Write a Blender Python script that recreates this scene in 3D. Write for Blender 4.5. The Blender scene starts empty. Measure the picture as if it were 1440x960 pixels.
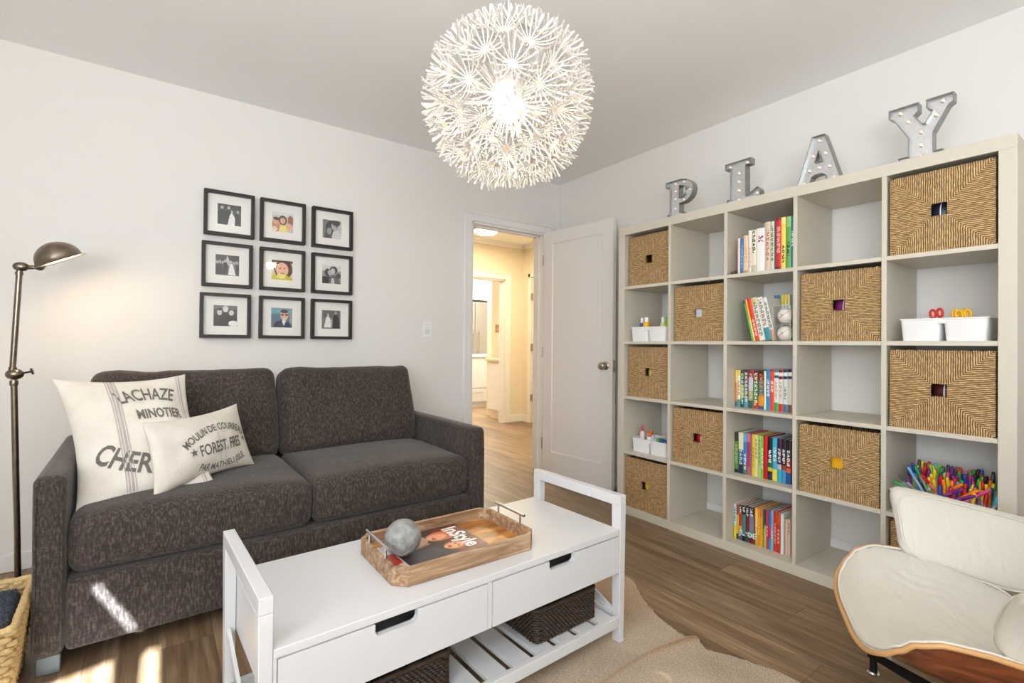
import bpy, bmesh, math, random
from mathutils import Vector, Matrix, noise
random.seed(7)
SC = bpy.context.scene
COL = SC.collection
PI = math.pi

# ------------------------------------------------------------------ colours and materials
def lin(c):
    c = c/255.0
    return c/12.92 if c <= .04045 else ((c+.055)/1.055)**2.4
def S(r, g, b, a=1.0): return (lin(r), lin(g), lin(b), a)

class NT:
    def __init__(s, name):
        s.m = bpy.data.materials.new(name); s.m.use_nodes = True
        s.t = s.m.node_tree; s.b = s.t.nodes['Principled BSDF']; s.out = s.t.nodes['Material Output']
    def n(s, typ, **kw):
        nd = s.t.nodes.new(typ)
        for k, v in kw.items():
            if k.startswith('i_'):
                key = k[2:]
                nd.inputs[int(key) if key.isdigit() else key].default_value = v
            else: setattr(nd, k, v)
        return nd
    def l(s, a, b): s.t.links.new(a, b)
    def math(s, op, a, b=None, c=None):
        nd = s.n('ShaderNodeMath', operation=op)
        for i, v in enumerate((a, b, c)):
            if v is None: continue
            if isinstance(v, (int, float)): nd.inputs[i].default_value = v
            else: s.l(v, nd.inputs[i])
        return nd.outputs[0]
    def set(s, key, v):
        if isinstance(v, (int, float, tuple)): s.b.inputs[key].default_value = v
        else: s.l(v, s.b.inputs[key])
    def coord(s, scale=(1, 1, 1), which='Object'):
        tc = s.n('ShaderNodeTexCoord'); mp = s.n('ShaderNodeMapping')
        mp.inputs['Scale'].default_value = scale
        s.l(tc.outputs[which], mp.inputs[0]); return mp.outputs[0]
    def noise(s, vec, scale, detail=3, rough=.5, dist=0):
        nd = s.n('ShaderNodeTexNoise', i_Scale=scale, i_Detail=detail, i_Roughness=rough, i_Distortion=dist)
        s.l(vec, nd.inputs['Vector']); return nd.outputs['Fac']
    def ramp(s, fac, stops):
        nd = s.n('ShaderNodeValToRGB'); cr = nd.color_ramp
        while len(cr.elements) < len(stops): cr.elements.new(.5)
        for e, (p, c) in zip(cr.elements, stops): e.position = p; e.color = c
        s.l(fac, nd.inputs[0]); return nd.outputs[0]
    def mix(s, fac, a, b, mode='MIX'):
        nd = s.n('ShaderNodeMix', data_type='RGBA', blend_type=mode)
        for i, v in ((0, fac), (6, a), (7, b)):
            if isinstance(v, (int, float, tuple)): nd.inputs[i].default_value = v
            else: s.l(v, nd.inputs[i])
        return nd.outputs[2]
    def bump(s, h, strength=.3, dist=.002):
        nd = s.n('ShaderNodeBump', i_Strength=strength, i_Distance=dist)
        s.l(h, nd.inputs['Height']); s.l(nd.outputs[0], s.b.inputs['Normal'])

def pbr(name, col, rough=.5, metal=0, bump=None, vary=0, **kw):
    k = NT(name); k.set('Base Color', col); k.set('Roughness', rough); k.set('Metallic', metal)
    for a, v in kw.items(): k.set(a.replace('_', ' '), v)
    if bump or vary:
        v = k.coord(); f = k.noise(v, bump[0] if bump else 30)
        if bump: k.bump(f, bump[1], bump[2])
        if vary:
            d = tuple(c*(1-vary) for c in col[:3])+(1,); u = tuple(min(1, c*(1+vary)) for c in col[:3])+(1,)
            k.set('Base Color', k.ramp(f, [(.3, d), (.7, u)]))
    return k.m
_cache = {}
def plain(r, g, b, rough=.45, metal=0):
    key = (r, g, b, rough, metal)
    if key not in _cache: _cache[key] = pbr('colour_%d_%d_%d' % (r, g, b), S(r, g, b), rough, metal)
    return _cache[key]
def emit(name, col, st):
    k = NT(name); k.set('Base Color', col); k.set('Emission Color', col); k.set('Emission Strength', st); return k.m
def painted_mat(name, rough=.4, grain=0):
    k = NT(name); a = k.n('ShaderNodeAttribute', attribute_name='Col'); k.l(a.outputs['Color'], k.b.inputs['Base Color'])
    k.set('Roughness', rough); return k.m

M = {}
M['wall'] = pbr('wall_paint', S(227, 225, 221), .75, bump=(180, .05, .001))
M['ceiling'] = pbr('ceiling_paint', S(244, 244, 243), .85)
M['trim'] = pbr('trim_paint', S(232, 231, 229), .4)
M['door'] = pbr('door_paint', S(228, 225, 221), .38)
M['shelf'] = pbr('shelf_foil', S(206, 199, 184), .4)
M['white'] = pbr('white_lacquer', S(207, 207, 208), .3)
M['plastic'] = pbr('white_plastic', S(236, 236, 236), .3)
M['paper'] = pbr('paper', S(226, 220, 206), .8, vary=.08)
M['painted'] = painted_mat('printed_cover', .35)
M['photo'] = painted_mat('photo_print', .3)
M['mat'] = pbr('mat_board', S(238, 236, 231), .8)
M['frame'] = pbr('black_frame', S(30, 25, 23), .5)
M['nickel'] = pbr('brushed_nickel', S(178, 168, 154), .3, 1)
M['bronze'] = pbr('aged_nickel', S(138, 126, 112), .28, 1, vary=.15)
M['chrome'] = pbr('chrome', S(215, 215, 215), .15, 1)
M['tin'] = pbr('galvanised_tin', S(222, 224, 226), .3, .8, bump=(60, .08, .001), vary=.06)
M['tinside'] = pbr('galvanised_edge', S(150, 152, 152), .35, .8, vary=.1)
M['black'] = pbr('black_metal', S(20, 20, 22), .3, .3)
M['bulb'] = emit('small_bulb', S(255, 226, 208), .22)
M['leather'] = None
M['shadeinside'] = pbr('white_enamel', S(245, 240, 230), .4)

def fabric():
    k = NT('sofa_fabric'); v = k.coord((160, 160, 44)); v2 = k.coord((60, 60, 220))
    a = k.noise(v, 1, 2, .6); b = k.noise(v2, 1, 2, .6); big = k.noise(k.coord(), 5, 2)
    f = k.math('ADD', k.math('MULTIPLY', a, .72), k.math('MULTIPLY', b, .28))
    c = k.ramp(f, [(.35, S(28, 23, 21)), (.5, S(55, 47, 43)), (.67, S(104, 90, 82))])
    c = k.mix(.25, c, k.ramp(big, [(.35, S(46, 37, 32)), (.65, S(72, 62, 57))]), 'MIX')
    k.set('Base Color', c); k.set('Roughness', .9); k.set('Sheen Weight', .15); k.bump(f, .5, .002); return k.m
M['fabric'] = fabric()

def linen():
    k = NT('pillow_linen'); v = k.coord((400, 400, 400)); f = k.noise(v, 1, 2); big = k.noise(k.coord(), 9, 4)
    k.set('Base Color', k.mix(.5, k.ramp(f, [(.35, S(205, 198, 186)), (.65, S(232, 226, 216))]), k.ramp(big, [(.35, S(214, 206, 194)), (.65, S(232, 227, 218))])))
    k.set('Roughness', .9); h = k.math('ADD', k.math('MULTIPLY', f, .1), big); k.bump(h, .35, .01); return k.m
M['linen'] = linen()
M['ink'] = pbr('faded_print_ink', S(108, 104, 98), .9, bump=(300, .3, .001), vary=.35)
M['stripe'] = pbr('faded_stripe', S(178, 168, 166), .9, vary=.08)

def leather():
    k = NT('ivory_leather'); v = k.coord(); f = k.noise(v, 220, 3); w = k.noise(k.coord((6, 18, 6)), 2.2, 3, .5, .6)
    k.set('Base Color', S(208, 203, 192)); k.set('Roughness', .42)
    k.bump(k.math('ADD', k.math('MULTIPLY', f, .04), w), .35, .012); return k.m
M['leather'] = leather()

def seagrass(name, h, dark=(126, 97, 62), mid=(172, 137, 92), light=(226, 190, 136), pitch=.0070):
    k = NT(name); tc = k.n('ShaderNodeTexCoord'); sp = k.n('ShaderNodeSeparateXYZ'); k.l(tc.outputs['Object'], sp.inputs[0])
    y, z = sp.outputs[1], k.math('SUBTRACT', sp.outputs[2], h/2)
    ay, az = k.math('ABSOLUTE', y), k.math('ABSOLUTE', z)
    side = k.math('GREATER_THAN', ay, az)
    c = k.math('ADD', k.math('MULTIPLY', side, z), k.math('MULTIPLY', k.math('SUBTRACT', 1, side), y))
    along = k.math('ADD', k.math('MULTIPLY', side, y), k.math('MULTIPLY', k.math('SUBTRACT', 1, side), z))
    wob = k.noise(k.coord((1, 1, 1)), 34, 3)
    cc = k.math('ADD', c, k.math('MULTIPLY', k.math('SUBTRACT', wob, .5), .006))
    ph = k.math('DIVIDE', cc, pitch)
    saw = k.math('FRACT', ph); idx = k.math('FLOOR', ph)
    prof = k.math('SINE', k.math('MULTIPLY', saw, PI))
    cb = k.n('ShaderNodeCombineXYZ'); k.l(idx, cb.inputs[0]); k.l(k.math('MULTIPLY', along, 32), cb.inputs[1]); k.l(side, cb.inputs[2])
    tw = k.noise(cb.outputs[0], 1.7, 2)
    hh = k.math('MULTIPLY', k.math('POWER', prof, .6), k.math('ADD', .36, k.math('MULTIPLY', tw, 1.0)))
    k.set('Base Color', k.ramp(hh, [(.08, S(*[int(c*.72) for c in dark])), (.42, S(*dark)), (.66, S(*mid)), (.98, S(*light))]))
    k.set('Roughness', .75); k.bump(hh, 1.0, .004); return k.m
M['seagrass'] = seagrass('seagrass_rope', .315)

def floor_mat():
    k = NT('floor_planks'); tc = k.n('ShaderNodeTexCoord'); sp = k.n('ShaderNodeSeparateXYZ'); k.l(tc.outputs['Object'], sp.inputs[0])
    x, y = sp.outputs[0], sp.outputs[1]
    W, L = .185, 1.5
    row = k.math('FLOOR', k.math('DIVIDE', x, W)); fx = k.math('FRACT', k.math('DIVIDE', x, W))
    wn = k.n('ShaderNodeTexWhiteNoise', noise_dimensions='1D'); k.l(row, wn.inputs['W'])
    yy = k.math('ADD', k.math('DIVIDE', y, L), wn.outputs['Value']); seg = k.math('FLOOR', yy); fy = k.math('FRACT', yy)
    w2 = k.n('ShaderNodeTexWhiteNoise', noise_dimensions='2D'); cb = k.n('ShaderNodeCombineXYZ'); k.l(row, cb.inputs[0]); k.l(seg, cb.inputs[1]); k.l(cb.outputs[0], w2.inputs['Vector'])
    cg = k.n('ShaderNodeCombineXYZ'); k.l(k.math('MULTIPLY', x, 26), cg.inputs[0]); k.l(k.math('ADD', k.math('MULTIPLY', y, 1.7), k.math('MULTIPLY', w2.outputs['Value'], 40)), cg.inputs[1]); k.l(row, cg.inputs[2])
    g = k.noise(cg.outputs[0], 1, 5, .62, .4)
    cg2 = k.n('ShaderNodeCombineXYZ'); k.l(k.math('MULTIPLY', x, 150), cg2.inputs[0]); k.l(k.math('MULTIPLY', y, 5), cg2.inputs[1])
    g2 = k.noise(cg2.outputs[0], 1, 3)
    gg = k.math('ADD', k.math('MULTIPLY', g, .75), k.math('MULTIPLY', g2, .25))
    c = k.ramp(gg, [(.3, S(92, 72, 50)), (.5, S(132, 108, 82)), (.7, S(172, 148, 120))])
    tint = k.ramp(w2.outputs['Value'], [(0, (.78, .78, .78, 1)), (1, (1.1, 1.08, 1.06, 1))])
    c = k.mix(1.0, c, tint, 'MULTIPLY')
    gap = k.math('MAXIMUM', k.math('LESS_THAN', fx, .012), k.math('LESS_THAN', fy, .0018))
    c = k.mix(k.math('MULTIPLY', gap, .6), c, S(60, 50, 40))
    k.set('Base Color', c); k.set('Roughness', .42)
    k.bump(k.math('SUBTRACT', k.math('MULTIPLY', gg, .3), gap), .35, .002); return k.m
M['floor'] = floor_mat()

def wood(name, c1, c2, c3, sc=(3, 30, 30), rough=.45):
    k = NT(name); v = k.coord(sc); g = k.noise(v, 1.2, 4, .6, .8)
    k.set('Base Color', k.ramp(g, [(.3, S(*c1)), (.5, S(*c2)), (.7, S(*c3))])); k.set('Roughness', rough); k.bump(g, .15, .001); return k.m
M['traywood'] = wood('acacia_wood', (104, 78, 56), (154, 122, 92), (200, 172, 140), (4, 40, 40), .55)
M['trayfloor'] = wood('acacia_board', (118, 68, 26), (176, 116, 52), (214, 156, 84), (3, 18, 18), .32)
M['rosewood'] = wood('rosewood', (68, 32, 16), (112, 58, 30), (146, 84, 46), (22, 3.5, 22), .32)
M['ply'] = pbr('plywood_edge', S(196, 150, 96), .4)
M['rattan'] = pbr('dark_rattan', S(56, 41, 30), .6, bump=(90, .4, .003), vary=.4)
M['straw'] = pbr('pale_straw', S(206, 176, 124), .7, bump=(120, .4, .003), vary=.2)
M['stone'] = pbr('grey_stone', S(138, 138, 136), .75, bump=(38, .9, .012), vary=.3)
M['fleece'] = pbr('slate_fleece', S(74, 82, 98), .95, bump=(110, .9, .01), vary=.35)
def hide():
    k = NT('cowhide'); v = k.coord(); big = k.noise(v, 2.6, 3, .6, .5); fine = k.noise(k.coord((130, 300, 1)), 1, 4, .75)
    c = k.ramp(big, [(.3, S(138, 108, 78)), (.48, S(178, 152, 120)), (.66, S(206, 188, 160))])
    c = k.mix(.6, c, k.ramp(fine, [(.38, S(104, 82, 58)), (.62, S(216, 200, 174))]))
    a = k.n('ShaderNodeAttribute', attribute_name='Col')
    c = k.mix(1.0, c, a.outputs['Color'], 'MULTIPLY')
    k.set('Base Color', c); k.set('Roughness', .85); k.set('Sheen Weight', .3); k.bump(k.math('ADD', fine, k.noise(v, 25, 3)), .6, .006); return k.m
M['hide'] = hide()
def glass():
    k = NT('clear_glass'); t = k.t; tr = k.n('ShaderNodeBsdfTransparent'); gl = k.n('ShaderNodeBsdfGlossy', i_Roughness=.03)
    fr = k.n('ShaderNodeFresnel'); ge = k.n('ShaderNodeNewGeometry'); k.l(k.math('ADD', 1.45, k.math('MULTIPLY', ge.outputs['Backfacing'], 1/1.45-1.45)), fr.inputs[0]); mx = k.n('ShaderNodeMixShader'); k.l(fr.outputs[0], mx.inputs[0])
    k.l(tr.outputs[0], mx.inputs[1]); k.l(gl.outputs[0], mx.inputs[2]); k.l(mx.outputs[0], k.out.inputs[0]); return k.m
M['glass'] = glass()

# ------------------------------------------------------------------ mesh helpers
def nb(): return bmesh.new()
def box(bm, x0, x1, y0, y1, z0, z1, bev=0, seg=1, mx=None):
    vs = [bm.verts.new((x, y, z)) for x in (x0, x1) for y in (y0, y1) for z in (z0, z1)]
    F = [(0, 1, 3, 2), (4, 6, 7, 5), (0, 4, 5, 1), (2, 3, 7, 6), (0, 2, 6, 4), (1, 5, 7, 3)]
    fs = [bm.faces.new([vs[i] for i in f]) for f in F]
    if bev:
        es = list({e for f in fs for e in f.edges})
        r = bmesh.ops.bevel(bm, geom=es, offset=bev, segments=seg, affect='EDGES', profile=.5)
        vs = list({v for f in r['faces'] for v in f.verts} | {v for v in vs if v.is_valid})
    if mx is not None:
        for v in vs: v.co = mx @ v.co
    return vs
def frame_of(d):
    d = d.normalized(); up = Vector((0, 0, 1)) if abs(d.z) < .95 else Vector((1, 0, 0))
    a = d.cross(up).normalized(); return a, a.cross(d).normalized()
def tube(bm, pts, r, n=8, closed=False, cap=True, flat=1.0):
    pts = [Vector(p) for p in pts]; N = len(pts); rr = r if isinstance(r, (list, tuple)) else [r]*N
    rings = []; a = None
    for i, p in enumerate(pts):
        if closed: d = pts[(i+1) % N]-pts[i-1]
        else: d = pts[min(i+1, N-1)]-pts[max(i-1, 0)]
        d = d.normalized() if d.length > 1e-9 else Vector((0, 0, 1))
        if a is None: a, b = frame_of(d)
        else:
            a = (a-d*a.dot(d)).normalized(); b = a.cross(d).normalized()
        rings.append([bm.verts.new(p+(a*math.cos(t)+b*math.sin(t)*flat)*rr[i]) for t in [2*PI*k/n for k in range(n)]])
    for i in range(N if closed else N-1):
        A, B = rings[i], rings[(i+1) % N]
        for k in range(n): bm.faces.new((A[k], A[(k+1) % n], B[(k+1) % n], B[k]))
    if cap and not closed:
        bm.faces.new(rings[0][::-1]); bm.faces.new(rings[-1])
def lathe(bm, prof, n=24, mx=None):
    rings = []
    for r, z in prof:
        if r < 1e-6: rings.append([bm.verts.new((0, 0, z))])
        else: rings.append([bm.verts.new((r*math.cos(2*PI*k/n), r*math.sin(2*PI*k/n), z)) for k in range(n)])
    for A, B in zip(rings, rings[1:]):
        for k in range(n):
            q = [A[k % len(A)], A[(k+1) % len(A)], B[(k+1) % len(B)], B[k % len(B)]]
            u = []
            for v in q:
                if v not in u: u.append(v)
            if len(u) > 2: bm.faces.new(u)
    if mx is not None:
        for R_ in rings:
            for v in R_: v.co = mx @ v.co
def ball(bm, c, r, n=16, m=10, sc=(1, 1, 1)):
    prof = [(r*math.sin(PI*i/m), -r*math.cos(PI*i/m)) for i in range(m+1)]
    lathe(bm, prof, n, Matrix.Translation(Vector(c)) @ Matrix.Diagonal((*sc, 1)))
def prism(bm, poly, f, t0, t1):
    """poly 2D, f(u,v,t)->3D"""
    A = [bm.verts.new(f(u, v, t0)) for u, v in poly]; B = [bm.verts.new(f(u, v, t1)) for u, v in poly]
    n = len(poly)
    for i in range(n): bm.faces.new((A[i], A[(i+1) % n], B[(i+1) % n], B[i]))
    bm.faces.new(A[::-1]); bm.faces.new(B)
def rbox(hx, hy, hz, r, n=9, fn=None, bm=None):
    bm = bm or nb()
    def samp(h):
        inner = h-r
        s = [-h, -h+r*.3, -h+r*.65]+[-inner+2*inner*i/n for i in range(n+1)]+[h-r*.65, h-r*.3, h]
        return s
    X, Y, Z = samp(hx), samp(hy), samp(hz); idx = {}
    def V(x, y, z):
        k = (round(x, 5), round(y, 5), round(z, 5))
        if k not in idx:
            c = Vector((max(-hx+r, min(hx-r, x)), max(-hy+r, min(hy-r, y)), max(-hz+r, min(hz-r, z))))
            d = Vector((x, y, z))-c
            p = c+d.normalized()*r if d.length > 1e-9 else c
            idx[k] = bm.verts.new(fn(p) if fn else p)
        return idx[k]
    for s in (-1, 1):
        for i in range(len(X)-1):
            for j in range(len(Y)-1):
                q = [V(X[i], Y[j], s*hz), V(X[i+1], Y[j], s*hz), V(X[i+1], Y[j+1], s*hz), V(X[i], Y[j+1], s*hz)]
                bm.faces.new(q if s > 0 else q[::-1])
        for i in range(len(X)-1):
            for j in range(len(Z)-1):
                q = [V(X[i], s*hy, Z[j]), V(X[i+1], s*hy, Z[j]), V(X[i+1], s*hy, Z[j+1]), V(X[i], s*hy, Z[j+1])]
                bm.faces.new(q if s < 0 else q[::-1])
        for i in range(len(Y)-1):
            for j in range(len(Z)-1):
                q = [V(s*hx, Y[i], Z[j]), V(s*hx, Y[i+1], Z[j]), V(s*hx, Y[i+1], Z[j+1]), V(s*hx, Y[i], Z[j+1])]
                bm.faces.new(q if s > 0 else q[::-1])
    return bm

def obj(name, bm, mat, parent=None, smooth=False, loc=None, mats=None, label=None):
    bmesh.ops.recalc_face_normals(bm, faces=bm.faces) if name not in ('no',) else None
    me = bpy.data.meshes.new(name); bm.to_mesh(me); bm.free()
    for m in (mats or [mat]): me.materials.append(m)
    if smooth:
        me.polygons.foreach_set('use_smooth', [True]*len(me.polygons))
        if smooth != 'all':
            try: me.set_sharp_from_angle(angle=math.radians(45))
            except Exception: pass
    o = bpy.data.objects.new(name, me); COL.objects.link(o)
    if parent: o.parent = parent
    if loc is not None: o.location = loc
    if label: o['label'] = label
    return o
def tag(o, label=None, cat=None, group=None, kind=None):
    if label: o['label'] = label
    if cat: o['category'] = cat
    if group: o['group'] = group
    if kind: o['kind'] = kind
    return o
def thing(name, label, cat, loc=(0, 0, 0), rz=0, group=None):
    o = bpy.data.objects.new(name, None); COL.objects.link(o); o.location = loc; o.rotation_euler = (0, 0, rz)
    o.empty_display_size = .05
    return tag(o, label, cat, group)
def struct(name, bm, m, smooth=False):
    o = obj(name, bm, m, smooth=smooth); o['kind'] = 'structure'; return o
def copy_tree(o, parent=None):
    c = o.copy(); COL.objects.link(c)
    if parent: c.parent = parent
    for ch in [x for x in KIDS.get(o.name, [])]: copy_tree(ch, c)
    return c
KIDS = {}
def index_kids(o):
    KIDS[o.name] = list(o.children)
    for c in o.children: index_kids(c)

def text2d(body, size=1.0, bold=0.0, align='CENTER'):
    cu = bpy.data.curves.new('lettering', 'FONT'); cu.body = body; cu.size = size; cu.align_x = align; cu.offset = bold
    cu.resolution_u = 3; o = bpy.data.objects.new('lettering', cu); COL.objects.link(o)
    dg = bpy.context.evaluated_depsgraph_get(); dg.update()
    me = bpy.data.meshes.new_from_object(o.evaluated_get(dg))
    V = [(v.co.x, v.co.y) for v in me.vertices]; F = [list(p.vertices) for p in me.polygons]
    bpy.data.objects.remove(o); bpy.data.curves.remove(cu); bpy.data.meshes.remove(me)
    return V, F
def add_text(bm, body, size, f, bold=0, align='CENTER', sub=0):
    V, F = text2d(body, size, bold, align)
    t = nb(); vs = [t.verts.new((x, y, 0)) for x, y in V]
    for q in F:
        try: t.faces.new([vs[i] for i in q])
        except ValueError: pass
    for _ in range(sub):
        long = [e for e in t.edges if e.calc_length() > size*.12]
        if long: bmesh.ops.subdivide_edges(t, edges=long, cuts=1)
        bmesh.ops.triangulate(t, faces=[q for q in t.faces if len(q.verts) > 3])
    mp = {}
    for v in t.verts: mp[v] = bm.verts.new(f(v.co.x, v.co.y))
    for q in t.faces: bm.faces.new([mp[v] for v in q.verts])
    t.free()

def raster(nx, ny, bg, shapes, grain=0, seed=1):
    """rows bottom to top; shapes in 0..1, drawn in order: ('e',cx,cy,rx,ry,c) ('b',x0,x1,y0,y1,c) ('p',pts,c)"""
    rnd = random.Random(seed); out = []
    for j in range(ny):
        for i in range(nx):
            x, y = (i+.5)/nx, (j+.5)/ny; c = bg
            for s in shapes:
                if s[0] == 'e':
                    if ((x-s[1])/s[3])**2+((y-s[2])/s[4])**2 < 1: c = s[5]
                elif s[0] == 'b':
                    if s[1] <= x < s[2] and s[3] <= y < s[4]: c = s[5]
                else:
                    P = s[1]; ins = False
                    for k in range(len(P)):
                        (xa, ya), (xb, yb) = P[k-1], P[k]
                        if (ya > y) != (yb > y) and x < (xb-xa)*(y-ya)/(yb-ya)+xa: ins = not ins
                    if ins: c = s[2]
            if grain:
                g = 1+rnd.uniform(-grain, grain); c = tuple(max(0, min(255, v*g)) for v in c)
            out.append(c)
    return out
def paint_faces(me, cols, default=(255, 255, 255)):
    """cols: dict polygon index -> rgb255"""
    at = me.color_attributes.new('Col', 'FLOAT_COLOR', 'CORNER'); buf = []
    for p in me.polygons:
        c = cols.get(p.index, default); q = (lin(c[0]), lin(c[1]), lin(c[2]), 1.0)
        buf += list(q)*len(p.loop_indices)
    at.data.foreach_set('color', buf)
def picture(name, w, h, nx, ny, f, cols, mat, parent, label=None):
    """flat printed grid; f(u,v)->3D with u,v in 0..1"""
    me = bpy.data.meshes.new(name)
    V = [f(i/nx, j/ny) for j in range(ny+1) for i in range(nx+1)]
    F = [(j*(nx+1)+i, j*(nx+1)+i+1, (j+1)*(nx+1)+i+1, (j+1)*(nx+1)+i) for j in range(ny) for i in range(nx)]
    me.from_pydata(V, [], F); me.materials.append(mat); paint_faces(me, dict(enumerate(cols)))
    o = bpy.data.objects.new(name, me); COL.objects.link(o); o.parent = parent
    if label: o['label'] = label
    return o

# ------------------------------------------------------------------ camera
CH = 1.0843
yaw, pit, rol, fpx = .6280, .0060, .0081, 690.62
Fw = Vector((math.sin(yaw)*math.cos(pit), math.cos(yaw)*math.cos(pit), math.sin(pit)))
Rt = Vector((math.cos(yaw), -math.sin(yaw), 0)); Up = Rt.cross(Fw)
R2 = Rt*math.cos(rol)+Up*math.sin(rol); U2 = Up*math.cos(rol)-Rt*math.sin(rol)
cam = bpy.data.cameras.new('camera'); co = bpy.data.objects.new('camera', cam); COL.objects.link(co)
mx = Matrix.Identity(4)
for i, v in enumerate((R2, U2, -Fw)):
    for j in range(3): mx[j][i] = v[j]
mx.translation = (0, 0, CH); co.matrix_world = mx
cam.sensor_width = 36; cam.lens = fpx/1440*36; cam.clip_start = .02; SC.camera = co

# ------------------------------------------------------------------ room shell
XL, XR, YB, YF, H = -1.5, 2.8635, -1.3, 3.25, 2.4865
HY = 5.55      # far wall of the hall
HX = 4.22      # side wall of the hall
def st(name, *boxes, m='wall', bev=0):
    bm = nb()
    for b in boxes: box(bm, *b, bev)
    return struct(name, bm, M[m])
st('floor', (XL-.1, 7.6, YB-.1, 10.0, -.05, 0), m='floor')
st('ceiling', (XL-.1, XR+.1, YB-.1, YF+.12, H, H+.05), m='ceiling')
DX0, DX1, DZ = 1.965, 2.695, 2.035
T_ = .12
st('wall_front', (XL, DX0, YF, YF+T_, 0, H), (DX1, XR, YF, YF+T_, 0, H), (DX0, DX1, YF, YF+T_, DZ, H))
st('wall_right', (XR, XR+.1, YB, YF+T_, 0, H))
# window wall behind the camera; left wall opened for an added, unseen window
WX0, WX1, WZ0, WZ1 = -1.42, .42, .85, 2.2
st('wall_back', (XL, WX0, YB-.1, YB, 0, H), (WX1, XR, YB-.1, YB, 0, H), (WX0, WX1, YB-.1, YB, 0, WZ0), (WX0, WX1, YB-.1, YB, WZ1, H))
LY0, LY1 = -1.1, .5
st('wall_left', (XL-.1, XL, YB, LY0, 0, H), (XL-.1, XL, LY1, YF, 0, H), (XL-.1, XL, LY0, LY1, 0, .7), (XL-.1, XL, LY0, LY1, 2.2, H))
def wframe(name, f, a0, a1, z0, z1):
    bm = nb(); t = .045
    for u0, u1, v0, v1 in ((a0, a1, z0, z0+t), (a0, a1, z1-t, z1), (a0, a0+t, z0+t, z1-t), (a1-t, a1, z0+t, z1-t), (a0+.62*(a1-a0)*1.1, a0+.62*(a1-a0)*1.1+.04, z0+t, z1-t)):
        prism(bm, [(u0, v0), (u1, v0), (u1, v1), (u0, v1)], f, -.02, .02)
    struct(name, bm, M['trim'])
wframe('window_1', lambda u, v, t: (u, YB-.05+t, v), WX0, WX1, WZ0, WZ1)
wframe('added_window_2', lambda u, v, t: (XL-.05+t, u, v), LY0, LY1, .7, 2.2)  # unseen window added on the left to go with the fill light
# baseboards
st('baseboard_front', (XL, DX0-.07, YF-.012, YF, 0, .085), (DX1+.07, XR-.012, YF-.012, YF, 0, .085), m='trim', bev=.003)
st('baseboard_right', (XR-.012, XR, YB, YF, 0, .095), m='trim', bev=.003)
# door casing and jamb
bm = nb(); c = .068
for y0, y1 in ((YF-.018, YF), (YF+T_, YF+T_+.018)):
    box(bm, DX0-c, DX0, y0, y1, 0, DZ+c, .004); box(bm, DX1, DX1+c, y0, y1, 0, DZ+c, .004); box(bm, DX0, DX1, y0, y1, DZ, DZ+c, .004)
for y0 in (YF-.026,):
    box(bm, DX0-c, DX0-c+.014, y0, YF-.016, 0, DZ+c, .003); box(bm, DX1+c-.014, DX1+c, y0, YF-.016, 0, DZ+c, .003); box(bm, DX0-c, DX1+c, y0, YF-.016, DZ+c-.014, DZ+c, .003)
struct('trim_1', bm, M['trim'])
bm = nb()
box(bm, DX0-.001, DX0+.016, YF-.005, YF+T_+.005, 0, DZ); box(bm, DX1-.016, DX1+.001, YF-.005, YF+T_+.005, 0, DZ); box(bm, DX0, DX1, YF-.005, YF+T_+.005, DZ-.016, DZ+.001)
box(bm, DX0+.016, DX0+.028, YF+.045, YF+.085, 0, DZ-.016); box(bm, DX1-.028, DX1-.016, YF+.045, YF+.085, 0, DZ-.016); box(bm, DX0+.016, DX1-.016, YF+.045, YF+.085, DZ-.028, DZ-.016)
jamb = struct('trim_2', bm, M['trim'])
bm = nb(); box(bm, DX0+.0155, DX0+.0185, YF+.02, YF+.04, .92, .99, .001); obj('strike_plate', bm, M['nickel'], jamb)

# the open door: local x along the leaf from the hinge, local y its thickness (+y = side towards the room)
def door_leaf(name, w, h, loc, rz, label):
    t = thing(name, label, 'door', loc, rz); t['kind'] = 'structure'
    s, th, d = .1, .036, .007
    bm = nb(); b0 = .008
    box(bm, 0, w, 0, th, b0, .19, 0); box(bm, 0, w, 0, th, h-s, h, 0); box(bm, 0, s, 0, th, .19, h-s, 0); box(bm, w-s, w, 0, th, .19, h-s, 0)
    box(bm, s, w-s, d, th-d, .19, h-s, 0)
    for y, yy in ((0, d), (th, th-d)):   # sloped sticking around the recessed panel
        for (x0, z0, x1, z1) in ((s, .19, w-s, .19), (w-s, .19, w-s, h-s), (w-s, h-s, s, h-s), (s, h-s, s, .19)):
            cx, cz = w/2, h/2; q = .008
            ix0, iz0 = x0+(q if x0 < cx else -q), z0+(q if z0 < cz else -q); ix1, iz1 = x1+(q if x1 < cx else -q), z1+(q if z1 < cz else -q)
            bm.faces.new([bm.verts.new(p) for p in ((x0, y, z0), (x1, y, z1), (ix1, yy, iz1), (ix0, yy, iz0))])
    obj('leaf', bm, M['door'], t)
    for sy in (-1, 1):
        yb = 0 if sy < 0 else th
        bm = nb(); R = Matrix.Translation((w-.062, yb, .93)) @ Matrix.Rotation(PI/2*(1 if sy < 0 else -1), 4, 'X')
        lathe(bm, [(0, 0), (.031, 0), (.031, .006), (.026, .01), (.012, .012), (.011, .03), (.024, .036), (.029, .046), (.028, .058), (.02, .065), (0, .066)], 24, R)
        kn = obj('door_knob', bm, M['nickel'], t, smooth=True)
    bm = nb(); box(bm, w-.0005, w+.0015, .006, th-.006, .885, .975, .001); box(bm, w, w+.009, .012, th-.012, .92, .94, .003); obj('latch_plate', bm, M['nickel'], t)
    for z in (.25, 1.02, 1.8):
        bm = nb(); tube(bm, [(-.003, 0-.003, z-.045), (-.003, 0-.003, z+.045)], .005, 10); box(bm, -.001, .001, 0, .03, z-.045, z+.045); obj('hinge', bm, M['nickel'], t, smooth=True)
    return t
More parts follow.
